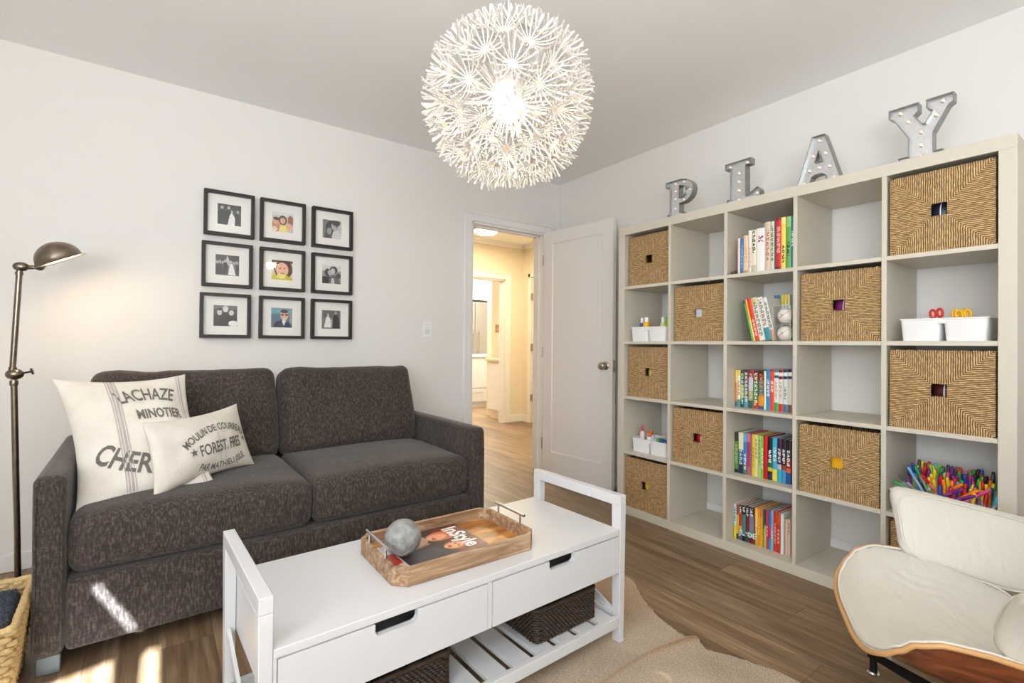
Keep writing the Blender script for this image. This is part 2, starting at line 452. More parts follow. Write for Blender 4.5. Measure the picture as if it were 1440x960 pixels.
hp = Vector((2.668, 3.226, 0)); fe = Vector((2.737, 2.503, 0)); dv = fe-hp
door_leaf('door_1', dv.length, 2.03, hp, math.atan2(dv.y, dv.x), 'white one-panel door standing open between the doorway and the cube bookcase')

# ------------------------------------------------------------------ hall and kitchen beyond the doorway
M['hallwall'] = pbr('hall_paint', S(228, 218, 198), .7)
KX0, KX1, KZ = 2.95, 3.905, 1.975
def sth(name, *b, m='hallwall', bev=0): return st(name, *b, m=m, bev=bev)
sth('wall_hall_far', (.6, KX0, HY, HY+.12, 0, H), (KX1, HX, HY, HY+.12, 0, H), (KX0, KX1, HY, HY+.12, KZ, H))
sth('wall_hall_side', (HX, HX+.1, YF+T_, 4.55, 0, H), (HX, HX+.1, 5.37, HY+.12, 0, H), (HX, HX+.1, 4.55, 5.37, 2.02, H))
sth('wall_hall_near', (XR+.1, HX, YF+T_-.1, YF+T_, 0, H), (XL, XR+.1, YF+T_, YF+T_+.01, 2.2, H))
sth('wall_hall_end', (.6, .7, YF+T_, HY, 0, H))
sth('ceiling_hall', (.6, 7.5, YF+T_, 9.9, H, H+.05), m='ceiling')
sth('wall_kitchen_far', (1.5, 7.5, 8.75, 8.85, 0, H)); sth('wall_kitchen_left', (1.5, 1.6, HY+.12, 8.75, 0, H)); sth('wall_kitchen_right', (7.0, 7.1, HY, 8.75, 0, H))
sth('wall_kitchen_stub', (4.13, 4.7, 6.22, 6.34, 0, H), (4.22, 7.0, HY+.02, HY+.12, 0, H))
bm = nb(); c = .085
box(bm, KX0-c, KX0, HY-.02, HY, 0, KZ+c, .004); box(bm, KX1, KX1+c, HY-.02, HY, 0, KZ+c, .004); box(bm, KX0, KX1, HY-.02, HY, KZ, KZ+c, .004)
box(bm, KX1+c-.014, KX1+c, HY-.028, HY-.018, 0, KZ+c, .002); box(bm, KX0-c, KX1+c, HY-.028, HY-.018, KZ+c-.014, KZ+c, .002)
box(bm, KX1-.015, KX1, HY, HY+.12, 0, KZ); box(bm, KX0, KX0+.015, HY, HY+.12, 0, KZ); box(bm, KX0, KX1, HY, HY+.12, KZ-.015, KZ)
struct('trim_3', bm, M['trim'])
st('baseboard_hall', (KX1+c, HX-.012, HY-.012, HY, 0, .1), (HX-.012, HX, 5.42, HY, 0, .1), m='trim', bev=.003)
# crown moulding in the hall
bm = nb()
for k, (o, z) in enumerate(((.05, .0), (.03, .03))):
    box(bm, .7, HX, HY-o, HY, H-.03-z, H-z); box(bm, HX-o, HX, YF+T_, HY, H-.03-z, H-z)
struct('trim_4', bm, M['trim'])
cd = thing('door_2', 'narrow white closet door in the side wall of the hall', 'door', (HX+.02, 5.36, 0), -PI/2); cd['kind'] = 'structure'
bm = nb(); box(bm, 0, .8, 0, .035, .008, 2.0); box(bm, .1, .7, -.004, 0, .2, 1.9, .002); obj('leaf', bm, M['door'], cd)
for z in (.35, 1.05, 1.75):
    bm = nb(); tube(bm, [(.002, -.022, z-.045), (.002, -.022, z+.045)], .008, 8); box(bm, 0, .03, -.022, -.001, z-.045, z+.045); obj('hinge', bm, M['nickel'], cd)
bm = nb(); box(bm, HX-.016, HX, 5.37, 5.42, 0, 2.07, .003); box(bm, HX-.016, HX, 4.5, 5.42, 2.02, 2.07, .003); struct('trim_5', bm, M['trim'])

lt = thing('ceiling_light', 'round glowing flush light on the hall ceiling beyond the doorway', 'ceiling light', (3.26, 5.05, H-.06))
bm = nb(); lathe(bm, [(0, .059), (.155, .059), (.155, .045), (0, .045)], 32); obj('base', bm, M['trim'], lt, smooth=True)
bm = nb(); lathe(bm, [(.145, .045), (.14, .03), (.11, .008), (.06, 0), (0, -.002)], 32); obj('diffuser', bm, emit('lit_diffuser', (1, .82, .55, 1), 9), lt, smooth=True)

# kitchen peninsula (a cabinet end seen through the doorways)
pen = thing('peninsula_cabinet', 'cream kitchen peninsula with stone worktop behind the hall opening', 'cabinet', (4.02, 5.72, 0))
bm = nb(); box(bm, .0, .55, 0, .44, .1, .84, .002); box(bm, .02, .55, .01, .38, 0, .1); obj('body', bm, M['hallwall'], pen)
bm = nb(); box(bm, -.008, .0, .02, .42, .13, .8, .002); obj('end_panel', bm, M['trim'], pen)
bm = nb(); box(bm, -.03, .6, -.03, .46, .84, .875, .004, 2); obj('worktop', bm, pbr('pale_quartz', S(222, 208, 188), .3, vary=.15, bump=(9, .02, .001)), pen)
isl = thing('kitchen_island', 'white kitchen island cabinet far beyond the peninsula', 'cabinet', (3.6, 7.12, 0))
bm = nb(); box(bm, 0, 1.6, 0, .7, .09, .86); box(bm, .02, 1.58, .03, .67, 0, .09); obj('body', bm, M['white'], isl)
for k in range(3):
    bm = nb(); x = .02+k*.52; box(bm, x, x+.5, -.015, 0, .34, .84, .003); d = obj('door', bm, M['white'], isl)
    bm = nb(); box(bm, x, x+.5, -.015, 0, .11, .32, .003); d = obj('drawer', bm, M['white'], isl)
    bm = nb(); tube(bm, [(x+.1, -.03, .26), (x+.4, -.03, .26)], .005, 8); obj('handle', bm, M['nickel'], d)
bm = nb(); box(bm, -.03, 1.63, -.03, .73, .86, .9, .004, 2); obj('worktop', bm, M['white'], isl)
fr = thing('refrigerator', 'stainless double-door refrigerator seen through both doorways', 'refrigerator', (4.15, 8.0, 0))
M['steel'] = pbr('stainless_steel', S(190, 190, 188), .38, .9)
bm = nb(); box(bm, 0, 1.2, .05, .7, 0, 1.9); obj('body', bm, M['steel'], fr)
for k, x in enumerate((0.0, .79)):
    bm = nb(); box(bm, x+.004, x+(.78 if k == 0 else .41), 0, .05, .1, 1.88, .004, 2); d = obj('door', bm, M['steel'], fr)
    hx = .74 if k == 0 else .85
    bm = nb(); tube(bm, [(hx, -.05, .5), (hx, -.05, 1.35)], .014, 10)
    for z in (.55, 1.3): tube(bm, [(hx, 0, z), (hx, -.05, z)], .01, 8)
    obj('handle', bm, M['nickel'], d, smooth=True)
uc = thing('upper_cabinet', 'white cupboards above the refrigerator in the kitchen', 'cabinet', (3.0, 7.95, 1.93))
bm = nb(); box(bm, 0, 2.6, .05, .78, 0, .5); box(bm, -.02, 2.62, .0, .78, .5, .55, .004); obj('body', bm, M['white'], uc)
for k in range(5):
    bm = nb(); x = .01+k*.52; box(bm, x, x+.5, .03, .05, .02, .48, .003); box(bm, x+.06, x+.44, .025, .03, .08, .42, .002); d = obj('door', bm, M['white'], uc)
    bm = nb(); tube(bm, [(x+.2, .0, .05), (x+.3, .0, .05)], .006, 8); obj('handle', bm, M['nickel'], d)
sw = thing('wall_switch', 'small brass switch plate on the kitchen wall stub', 'light switch', (4.235, 6.22, 1.325))
bm = nb(); box(bm, -.035, .035, -.008, 0, -.06, .06, .002); obj('plate', bm, pbr('brass', S(180, 140, 80), .35, .9), sw)
bm = nb(); box(bm, -.012, .012, -.012, -.008, -.03, .03, .001); obj('rocker', bm, M['nickel'], sw)

# light switch in the room
sw = thing('light_switch', 'white rocker light switch plate on the wall left of the doorway', 'light switch', (1.596, YF, 1.189))
bm = nb(); box(bm, -.038, .038, -.006, 0, -.058, .058, .003, 2); obj('plate', bm, M['plastic'], sw)
bm = nb(); box(bm, -.017, .017, -.0075, -.006, -.034, .034, .0006); r_ = obj('rocker', bm, pbr('switch_grey', S(214, 214, 212), .4), sw)
bm = nb(); box(bm, -.015, .015, -.010, -.0075, .0, .032, .001); obj('paddle', bm, M['plastic'], r_)
# ------------------------------------------------------------------ cube bookcase against the right wall
SX, SY = 2.4635, 2.2045           # front plane, y of its left outer edge
TF, CC, DD, SD = .05, .335, .01875, .388
def U(u): return SY-u
def uL(i): return TF+i*(CC+DD)
def zb(r): return 1.85-TF-(r-1)*(CC+DD)-CC      # board height under cubby row r (1 = top)
bc = thing('cube_bookcase', 'large white five by five open cube bookcase along the right wall', 'bookcase', (SX, SY, 0))
def bcbox(name, x0, x1, u0, u1, z0, z1, bev=.0012):
    bm = nb(); box(bm, x0, x1, -u1, -u0, z0, z1, bev); return obj(name, bm, M['shelf'], bc)
bcbox('top_panel', 0, SD, 0, 1.85, 1.80, 1.85); bcbox('bottom_panel', 0, SD, 0, 1.85, 0, .05)
bcbox('side_panel', 0, SD, 0, .05, .05, 1.80); bcbox('side_panel', 0, SD, 1.80, 1.85, .05, 1.80)
for i in range(1, 5): bcbox('divider', .002, SD, uL(i)-DD, uL(i), .05, 1.80)
for i in range(5):
    for r in range(1, 5): bcbox('shelf_board', .003, SD, uL(i), uL(i)+CC, zb(r)-DD, zb(r))

def slot(i, r):     # centre of a cubby: y, floor z
    return U(uL(i)+CC/2), zb(r)

# rope-woven storage cubes
BW, BH, BD = .318, .313, .36
def make_cube_basket():
    t = thing('storage_basket', 'x', 'basket')
    h = .026; cz = BH/2+.005; th = .012
    bm = nb()
    def nf(u, v, t_): return (t_, u, v)
    # front with its square hand hole: four slabs meeting as one skin
    for (a, b, c_, d) in ((-BW/2, BW/2, 0, cz-h), (-BW/2, BW/2, cz+h, BH), (-BW/2, -h, cz-h, cz+h), (h, BW/2, cz-h, cz+h)):
        box(bm, 0, th, a, b, c_, d)
    box(bm, BD-th, BD, -BW/2, BW/2, 0, BH); box(bm, th, BD-th, -BW/2, -BW/2+th, 0, BH); box(bm, th, BD-th, BW/2-th, BW/2, 0, BH); box(bm, th, BD-th, -BW/2+th, BW/2-th, 0, th)
    bmesh.ops.remove_doubles(bm, verts=bm.verts, dist=1e-5)
    obj('woven_body', bm, M['seagrass'], t)
    bm = nb(); r = .006
    for a, b in (((0.004, -BW/2+.004), (.004, BW/2-.004)), ((.004, BW/2-.004), (BD-.004, BW/2-.004)), ((BD-.004, BW/2-.004), (BD-.004, -BW/2+.004)), ((BD-.004, -BW/2+.004), (.004, -BW/2+.004))):
        n = 26; pts = [(a[0]+(b[0]-a[0])*k/n, a[1]+(b[1]-a[1])*k/n, BH-.001+.0012*math.sin(k*2.2)) for k in range(n+1)]
        tube(bm, pts, [r+.0008*math.sin(k*1.9) for k in range(n+1)], 8)
    for sy in (-1, 1):
        n = 22; tube(bm, [(.004, sy*(BW/2-.004), BH*k/n) for k in range(n+1)], [.0055+.0007*math.sin(k*1.7) for k in range(n+1)], 8)
    obj('rolled_edge', bm, M['seagrass'], t, smooth='all')
    bm = nb(); q = h
    tube(bm, [(.0, -q, cz-q), (.0, q, cz-q), (0, q, cz+q), (0, -q, cz+q)], .0028, 6, closed=True); obj('handle_hole_rim', bm, M['seagrass'], t, smooth='all')
    return t
bk0 = make_cube_basket(); index_kids(bk0)
def soft_toy(kind, loc, mat, label, sc=1.0):
    t = thing('toy', label, 'toy', loc); bm = nb(); r = .052*sc
    if kind == 0:
        ball(bm, (0, 0, 0), r, 18, 12); obj('ball', bm, mat, t, smooth='all')
        bm = nb(); tube(bm, [(r*1.005*math.cos(a)*.999, 0, r*1.005*math.sin(a)) for a in [2*PI*k/24 for k in range(24)]], .002, 5, closed=True); obj('seam', bm, M['plastic'], t)
    else:
        rb = rbox(r, r*.9, r*.8, .015, 3); obj('block', rb, mat, t, smooth='all')
        bm = nb(); lathe(bm, [(.012, 0), (.012, .01), (0, .012)], 12, Matrix.Translation((-.01, 0, r*.8)) ); obj('stud', bm, mat, t)
    return t
baskets = [  # col,row,dx,dy, label, content
 (0, 1, .03, -.004, 'rope storage basket in the top left cubby of the bookcase, hole dark and empty', None),
 (4, 1, .008, .0, 'large rope storage basket in the top right cubby, navy thing in its hole', ((26, 32, 52), 0)),
 (1, 2, .028, 0, 'rope storage basket in the second row, just right of the paint bottles', ((205, 208, 210), 1)),
 (3, 2, .02, -.002, 'rope storage basket in second row with purple and orange toy in its hole', ((120, 40, 96), 0)),
 (0, 3, .03, -.004, 'rope storage basket in third row at the left end, pale yellow toy showing', ((222, 206, 120), 0)),
 (4, 3, .012, 0, 'rope storage basket below the white caddy with scissors at the right end', ((70, 30, 32), 0)),
 (1, 4, .02, 0, 'rope storage basket in fourth row with crimson toy in its hole', ((188, 22, 60), 0)),
 (3, 4, .012, 0, 'rope storage basket in fourth row with golden yellow block in its hole', ((236, 176, 28), 1)),
 (0, 5, .01, 0, 'rope storage basket in the bottom left cubby, bright yellow ball showing', ((236, 214, 40), 0)),
 (4, 5, .03, 0, 'rope storage basket in bottom right cubby, mostly hidden behind the leather chair', None),
]
for k, (i, r, dx, dy, lab, con) in enumerate(baskets):
    o = bk0 if k == 0 else copy_tree(bk0)
    y, z = slot(i, r); o.location = (SX+dx, y+dy, z); tag(o, lab, 'basket', 'rope storage baskets in the bookcase')
    if con:
        nm = {0: 'ball', 1: 'block'}[con[1]]
        cn = lab.split(',')[0].split(' with')[0].replace('large ', '').replace('rope storage basket', 'basket')
        soft_toy(con[1], (SX+dx+.068, y+dy+(-.012 if r != 1 else 0), z+BH/2-.004), plain(*con[0], .35), 'toy %s seen through the hole of the %s' % (nm, cn), 1.0)
# extra orange ball glimpsed with the purple one
y, z = slot(3, 2); soft_toy(0, (SX+.066, y+.036, z+BH/2-.036), plain(232, 136, 30), 'small orange toy ball beside the purple ball in the second row basket', .5)

# ------------------------------------------------------------------ books
def make_book(h, t, d, bands, label, cat='book', group=None, title=None, letter=None):
    """origin at bottom of spine centre; spine faces -x"""
    o = thing('book', label, cat, group=group)
    nx_, ny_ = 5, 44; c = .0016
    me = bpy.data.meshes.new('cover'); V = []; F = []; cols = {}
    # spine grid, slightly rounded
    for j in range(ny_+1):
        for i in range(nx_+1):
            u = i/nx_; V.append((-.0022*math.sin(PI*u), t/2-t*u, h*j/ny_))
    def col_at(v):
        for b0, b1, cc in bands:
            if b0 <= v <= b1: return cc
        return bands[0][2]
    for j in range(ny_):
        for i in range(nx_):
            cols[len(F)] = col_at((j+.5)/ny_); 
            if title and title[0] < (j+.5)/ny_ < title[1] and i in (1, 2, 3) and (j*7+int(h*997)) % 9 > 1 and (i*5+j*3+int(t*9973)) % 7 > 1: cols[len(F)] = title[2]
            F.append((j*(nx_+1)+i, j*(nx_+1)+i+1, (j+1)*(nx_+1)+i+1, (j+1)*(nx_+1)+i))
    def bx(x0, x1, y0, y1, z0, z1, cc):
        b = len(V); V.extend([(x, y, z) for x in (x0, x1) for y in (y0, y1) for z in (z0, z1)])
        for f in [(0, 1, 3, 2), (4, 6, 7, 5), (0, 4, 5, 1), (2, 3, 7, 6), (0, 2, 6, 4), (1, 5, 7, 3)]:
            cols[len(F)] = cc; F.append(tuple(b+k for k in f))
    main = max(bands, key=lambda q: q[1]-q[0])[2]
    bx(0, d, t/2-c, t/2, 0, h, main); bx(0, d, -t/2, -t/2+c, 0, h, main); bx(0, .0015, -t/2+c, t/2-c, 0, h, main)
    me.from_pydata(V, [], F); me.materials.append(M['painted']); paint_faces(me, cols)
    co_ = bpy.data.objects.new('cover', me); COL.objects.link(co_); co_.parent = o
    bm = nb(); box(bm, .0016, d-.003, -t/2+c*.98, t/2-c*.98, .003, h-.003); obj('pages', bm, M['paper'], o)
    if letter:
        bm = nb(); ch, z0, s, lc = letter
        add_text(bm, ch, s, lambda x, y: (-.0032, -x, z0+y), bold=.02*s/.03*.03); obj('spine_lettering', bm, plain(*lc), o)
    return o
W_ = (236, 234, 228); K_ = (28, 28, 30)
# name, bands (bottom..top fractions), title
def fb(*b): return list(b)
def solid(c): return [(0, 1, c)]
DB = {}
def place_row(r, xs, sc, books, rowname, grp, depth=.19, zoff=0):
    """books: (y_left, t, h, name, bands, title, letter)"""
    n = len(books)
    for k, (yl, t, h, nm, bands, title, letter) in enumerate(books):
        prev = books[k-1][3] if k else None; nxt = books[k+1][3] if k < n-1 else None
        if prev and nxt: lab = '%s book between the %s and %s ones, %s' % (nm, prev, nxt, rowname)
        elif nxt: lab = '%s book at the left end, beside the %s one, %s' % (nm, nxt, rowname)
        else: lab = '%s book at the right end, beside the %s one, %s' % (nm, prev, rowname)
        o = make_book(h, t*.96, depth, bands, lab, group=grp, title=title, letter=letter)
        o.location = (xs, yl*sc-t/2, zb(r)+.0005)
T1 = (236, 230, 220)
row1 = [
 (1.396, .013, .185, 'pale pink', solid((232, 206, 198)), None, None),
 (1.383, .017, .182, 'blue', solid((40, 112, 172)), (.15, .8, (120, 176, 214)), None),
 (1.365, .026, .194, 'peach', fb((0, .07, (200, 150, 90)), (.07, 1, (228, 200, 170))), (.3, .7, (214, 176, 140)), None),
 (1.338, .015, .216, 'rosy white', fb((0, .5, (230, 216, 214)), (.5, 1, (234, 228, 220))), (.1, .6, (206, 160, 168)), None),
 (1.323, .026, .215, 'cream lettered', fb((0, .15, (190, 190, 160)), (.15, 1, (230, 226, 198))), (.45, .97, (60, 60, 56)), None),
 (1.296, .043, .218, 'wide white', solid((238, 236, 234)), (.68, .84, (150, 60, 80)), None),
 (1.252, .025, .242, 'tan', solid((214, 196, 172)), (.2, .85, (190, 110, 96)), None),
 (1.227, .02, .24, 'grey-beige', solid((208, 204, 188)), (.15, .9, (96, 110, 92)), None),
 (1.206, .007, .241, 'thin dark green', solid((34, 70, 50)), None, None),
 (1.199, .025, .253, 'bright red', fb((0, .04, (120, 20, 20)), (.04, .96, (205, 42, 58)), (.96, 1, (140, 24, 34))), (.3, .85, (244, 170, 160)), None),
 (1.174, .021, .25, 'yellow', fb((0, .86, (236, 208, 88)), (.86, 1, (240, 222, 130))), (.12, .45, (70, 60, 40)), None),
 (1.151, .023, .249, 'green', fb((0, .8, (96, 162, 84)), (.8, 1, (140, 184, 110))), (.22, .5, (30, 50, 30)), None),
 (1.128, .014, .249, 'teal', solid((24, 120, 128)), (.4, .7, (200, 230, 226)), None)]
place_row(1, 2.475, .998, row1, 'top cubby', 'books in the top book cubby')
row3 = [
 (1.464, .012, .198, 'orange and white', fb((0, .15, (70, 110, 110)), (.15, .65, (222, 140, 40)), (.65, 1, (236, 200, 90))), None, None),
 (1.451, .016, .199, 'white and yellow', fb((0, .2, (90, 150, 160)), (.2, .85, (236, 234, 226)), (.85, 1, (236, 208, 90))), (.3, .7, (190, 120, 70)), None),
 (1.435, .021, .2, 'leafy green', fb((0, .25, (22, 70, 66)), (.25, .6, (140, 176, 84)), (.6, 1, (30, 96, 84))), (.1, .9, (210, 220, 180)), None),
 (1.414, .023, .201, 'dark red and sky', fb((0, .3, (96, 150, 170)), (.3, .7, (90, 84, 88)), (.7, 1, (104, 36, 40))), (.15, .95, (220, 220, 216)), None),
 (1.39, .025, .201, 'white-blue comic', fb((0, .2, (40, 96, 80)), (.2, .45, (150, 176, 88)), (.45, .8, (196, 210, 222)), (.8, 1, (140, 52, 50))), (.2, .9, (226, 190, 190)), None),
 (1.364, .028, .201, 'green and maroon', fb((0, .2, (190, 60, 50)), (.2, .7, (64, 110, 70)), (.7, 1, (128, 30, 34))), (.1, .95, (214, 226, 190)), None),
 (1.336, .028, .201, 'teal and orange', fb((0, .08, (70, 90, 140)), (.08, .35, (232, 152, 36)), (.35, .75, (26, 116, 136)), (.75, 1, (60, 40, 48))), (.3, .9, (220, 130, 70)), None),
 (1.307, .011, .2, 'slim cream', solid((238, 226, 180)), None, None),
 (1.295, .02, .208, 'sky blue', solid((44, 140, 196)), (.35, .75, (220, 234, 240)), None),
 (1.275, .021, .209, 'vermilion', fb((0, .95, (232, 78, 46)), (.95, 1, (200, 40, 40))), (.45, .75, (250, 220, 190)), None),
 (1.254, .021, .21, 'teal-ended white', fb((0, .2, (60, 170, 96)), (.2, .8, (232, 232, 226)), (.8, .86, (30, 110, 150)), (.86, .94, (236, 236, 232)), (.94, 1, (40, 150, 150))), (.3, .7, (190, 170, 160)), None),
 (1.233, .022, .21, 'red-ended white', fb((0, .18, (214, 52, 36)), (.18, .78, (226, 222, 214)), (.78, .85, (120, 24, 32)), (.85, .94, (236, 232, 228)), (.94, 1, (150, 30, 36))), (.3, .7, (196, 160, 140)), None),
 (1.21, .022, .212, 'navy-ended white', fb((0, .18, (70, 120, 156)), (.18, .78, (224, 222, 216)), (.78, .85, (28, 50, 96)), (.85, .94, (232, 234, 236)), (.94, 1, (24, 40, 70))), (.3, .6, (130, 130, 140)), None),
 (1.187, .02, .214, 'brown-ended white', fb((0, .18, (130, 84, 56)), (.18, .78, (222, 220, 212)), (.78, .85, (30, 60, 80)), (.85, .94, (236, 236, 236)), (.94, 1, (30, 30, 40))), None, None)]
place_row(3, 2.548, .9865, row3, 'third row', 'books in the third row cubby')
dm = (236, 236, 232)
row4 = [
 (1.465, .022, .217, 'dark green', fb((0, .1, (44, 40, 44)), (.1, .78, (92, 140, 60)), (.78, 1, (44, 56, 52))), (.2, .7, (160, 190, 110)), None),
 (1.442, .027, .217, 'white over navy', fb((0, .3, (34, 40, 84)), (.3, .6, (40, 96, 130)), (.6, 1, (230, 224, 190))), (.2, .6, (190, 210, 214)), None),
 (1.415, .02, .217, 'light blue', fb((0, .25, (70, 120, 90)), (.25, .8, (60, 130, 196)), (.8, 1, (100, 176, 216))), (.1, .5, (230, 230, 230)), None),
 (1.394, .017, .22, 'pink', fb((0, .2, (200, 90, 110)), (.2, .8, (190, 50, 100)), (.8, 1, (220, 110, 130))), None, None),
 (1.377, .008, .215, 'slim grey', solid((120, 124, 128)), None, None),
 (1.368, .014, .218, 'golden yellow', solid((236, 192, 40)), (.2, .7, (190, 130, 40)), None),
 (1.353, .017, .217, 'pale yellow', solid((228, 220, 150)), (.4, .9, (160, 150, 100)), None),
 (1.335, .016, .218, 'pale green', solid((168, 206, 120)), (.3, .9, (100, 140, 80)), None),
 (1.319, .012, .218, 'lime', solid((120, 190, 60)), (.2, .7, (230, 236, 220)), None),
 (1.307, .021, .22, 'plain scarlet', fb((0, .36, (200, 20, 34)), (.36, 1, (216, 26, 38))), None, None),
 (1.284, .023, .216, 'lime-banded green', fb((0, .14, (50, 60, 66)), (.14, .2, (40, 40, 60)), (.2, .3, (190, 206, 40)), (.3, .5, (40, 110, 70)), (.5, 1, (16, 40, 44))), (.4, .72, dm), None),
 (1.26, .023, .218, 'cyan and yellow', fb((0, .28, (236, 214, 90)), (.28, 1, (62, 176, 206))), (.45, .78, dm), None),
 (1.236, .021, .216, 'plum and cyan', fb((0, .3, (60, 176, 196)), (.3, .42, (200, 190, 210)), (.42, 1, (70, 26, 66))), (.45, .78, dm), None),
 (1.214, .021, .215, 'charcoal and blue', fb((0, .3, (70, 150, 204)), (.3, .42, (150, 70, 50)), (.42, 1, (44, 38, 44))), (.45, .78, dm), None),
 (1.192, .023, .215, 'maroon and navy', fb((0, .26, (26, 90, 160)), (.26, .36, (230, 100, 60)), (.36, .6, (160, 30, 40)), (.6, 1, (40, 26, 30))), (.4, .78, dm), None)]
place_row(4, 2.545, .9865, row4, 'fourth row', 'books in the fourth row cubby')
L5 = (236, 236, 236)
def lt5(ch): return (ch, .03, .038, L5)
row5 = [
 (1.467, .015, .185, 'white and yellow', fb((0, .38, (224, 208, 50)), (.38, 1, (206, 222, 226))), (.5, .9, (60, 90, 110)), None),
 (1.452, .015, .185, 'brown and yellow', fb((0, .15, (60, 50, 50)), (.15, .7, (206, 176, 60)), (.7, 1, (150, 84, 50))), None, None),
 (1.436, .016, .187, 'black and red', fb((0, .25, (60, 84, 110)), (.25, .4, (220, 160, 80)), (.4, .8, (190, 50, 50)), (.8, 1, K_)), (.75, .95, L5), lt5('J')),
 (1.419, .019, .188, 'black and teal', fb((0, .15, K_), (.15, .75, (60, 140, 140)), (.75, 1, K_)), (.8, .95, L5), lt5('U')),
 (1.399, .018, .189, 'black and maroon', fb((0, .3, (40, 60, 66)), (.3, .7, (120, 40, 40)), (.7, 1, (24, 24, 26))), (.7, .95, L5), lt5('N')),
 (1.38, .025, .19, 'black and grey-violet', fb((0, .15, (110, 30, 34)), (.15, .35, (60, 150, 150)), (.35, .8, (130, 130, 150)), (.8, 1, (26, 26, 28))), (.75, .95, L5), lt5('OE')),
 (1.354, .006, .196, 'thin dark red', solid((150, 30, 34)), None, None),
 (1.348, .014, .195, 'yellow patterned', fb((0, .5, (196, 176, 70)), (.5, 1, (236, 202, 60))), (.2, .9, (240, 226, 170)), None),
 (1.334, .012, .194, 'orange', solid((232, 140, 40)), (.3, .8, (250, 200, 120)), None),
 (1.322, .014, .196, 'amber', fb((0, .8, (240, 160, 20)), (.8, 1, (226, 120, 80))), None, None),
 (1.307, .008, .196, 'thin green', fb((0, .5, (110, 170, 70)), (.5, 1, (50, 110, 110))), None, None),
 (1.299, .009, .197, 'thin olive', fb((0, .6, (190, 200, 110)), (.6, 1, (60, 60, 56))), None, None),
 (1.289, .011, .199, 'crimson', solid((212, 36, 84)), (.3, .6, (240, 170, 190)), None),
 (1.277, .012, .2, 'blue and pink', fb((0, .3, (60, 150, 200)), (.3, .6, (214, 50, 110)), (.6, 1, (50, 120, 190))), None, None),
 (1.265, .012, .202, 'powder blue', fb((0, .5, (130, 190, 206)), (.5, 1, (150, 176, 196))), (.3, .5, (230, 230, 230)), None),
 (1.252, .015, .202, 'brick red', fb((0, 1, (200, 52, 36))), (.2, .7, (236, 170, 150)), None),
 (1.237, .018, .199, 'rust red', fb((0, .7, (196, 50, 44)), (.7, 1, (206, 90, 40))), (.2, .6, (236, 180, 150)), None),
 (1.217, .015, .198, 'plain white', solid((228, 230, 224)), None, None),
 (1.201, .006, .179, 'thin grey', solid((170, 170, 160)), None, None),
 (1.194, .01, .179, 'peach', solid((232, 204, 176)), None, None),
 (1.183, .013, .181, 'pale apricot', solid((228, 196, 166)), (.6, .9, (160, 130, 110)), None)]
place_row(5, 2.54, .985, row5, 'bottom row', 'books in the bottom book cubby')
# leaning books of the second row
lean = math.radians(12.5)
ly = 1.330
for k, (t, h, nm, bands, title) in enumerate([
  (.010, .218, 'slim green', fb((0, .9, (84, 160, 44)), (.9, 1, (40, 70, 120))), None),
  (.010, .220, 'yellow-orange', fb((0, .5, (224, 214, 120)), (.5, 1, (240, 170, 50))), None),
  (.021, .226, 'orange-red', solid((226, 62, 30)), (.1, .5, (240, 200, 180))),
  (.030, .226, 'white speckled', fb((0, .8, (224, 222, 208)), (.8, 1, (210, 208, 150))), (.1, .95, (130, 130, 126))),
  (.030, .226, 'white and teal', fb((0, .3, (60, 140, 160)), (.3, 1, (228, 226, 218))), (.35, .95, (150, 120, 120))),
  (.020, .224, 'white and grey', fb((0, .25, (200, 150, 120)), (.25, 1, (216, 216, 210))), (.3, .9, (110, 120, 116)))]):
    names = ['slim green', 'yellow-orange', 'orange-red', 'white speckled', 'white and teal', 'white and grey']
    lab = '%s book leaning left in the second row cubby of the bookcase' % nm
    o = make_book(h, t*.94, .135, bands, lab, group='books in the second row cubby', title=title)
    w = t/math.cos(lean)
    o.location = (2.50, ly-w/2, zb(2)+.5*t*math.sin(lean)+.0008); o.rotation_euler = (-lean, 0, 0)
    ly -= w
o = make_book(.234, .022, .13, solid((26, 26, 34)), 'black book standing behind the ball cases in the second row', group='books in the second row cubby'); o.location = (2.66, 1.307, zb(2)); o.rotation_euler = (-.0, 0, 0)
for k, (nm, b, y) in enumerate([('small blue and white', fb((0, .85, (220, 224, 230)), (.85, 1, (40, 100, 160))), 1.286), ('small teal', fb((0, 1, (40, 120, 150))), 1.27), ('small yellow-topped white', fb((0, .3, (220, 180, 60)), (.3, .8, (226, 224, 214)), (.8, 1, (214, 210, 90))), 1.254), ('small cream and yellow', fb((0, .3, (220, 190, 90)), (.3, .8, (232, 230, 222)), (.8, 1, (236, 208, 80))), 1.238), ('small pale yellow', fb((0, .3, (226, 200, 110)), (.3, .8, (234, 232, 226)), (.8, 1, (230, 216, 110))), 1.222)]):
    o = make_book(.244, .0150, .13, b, '%s book upright behind the clear baseball cases, second row' % nm, group='books in the second row cubby', title=(.35, .75, (120, 120, 130)))
    o.location = (2.66, y, zb(2)+.0005)
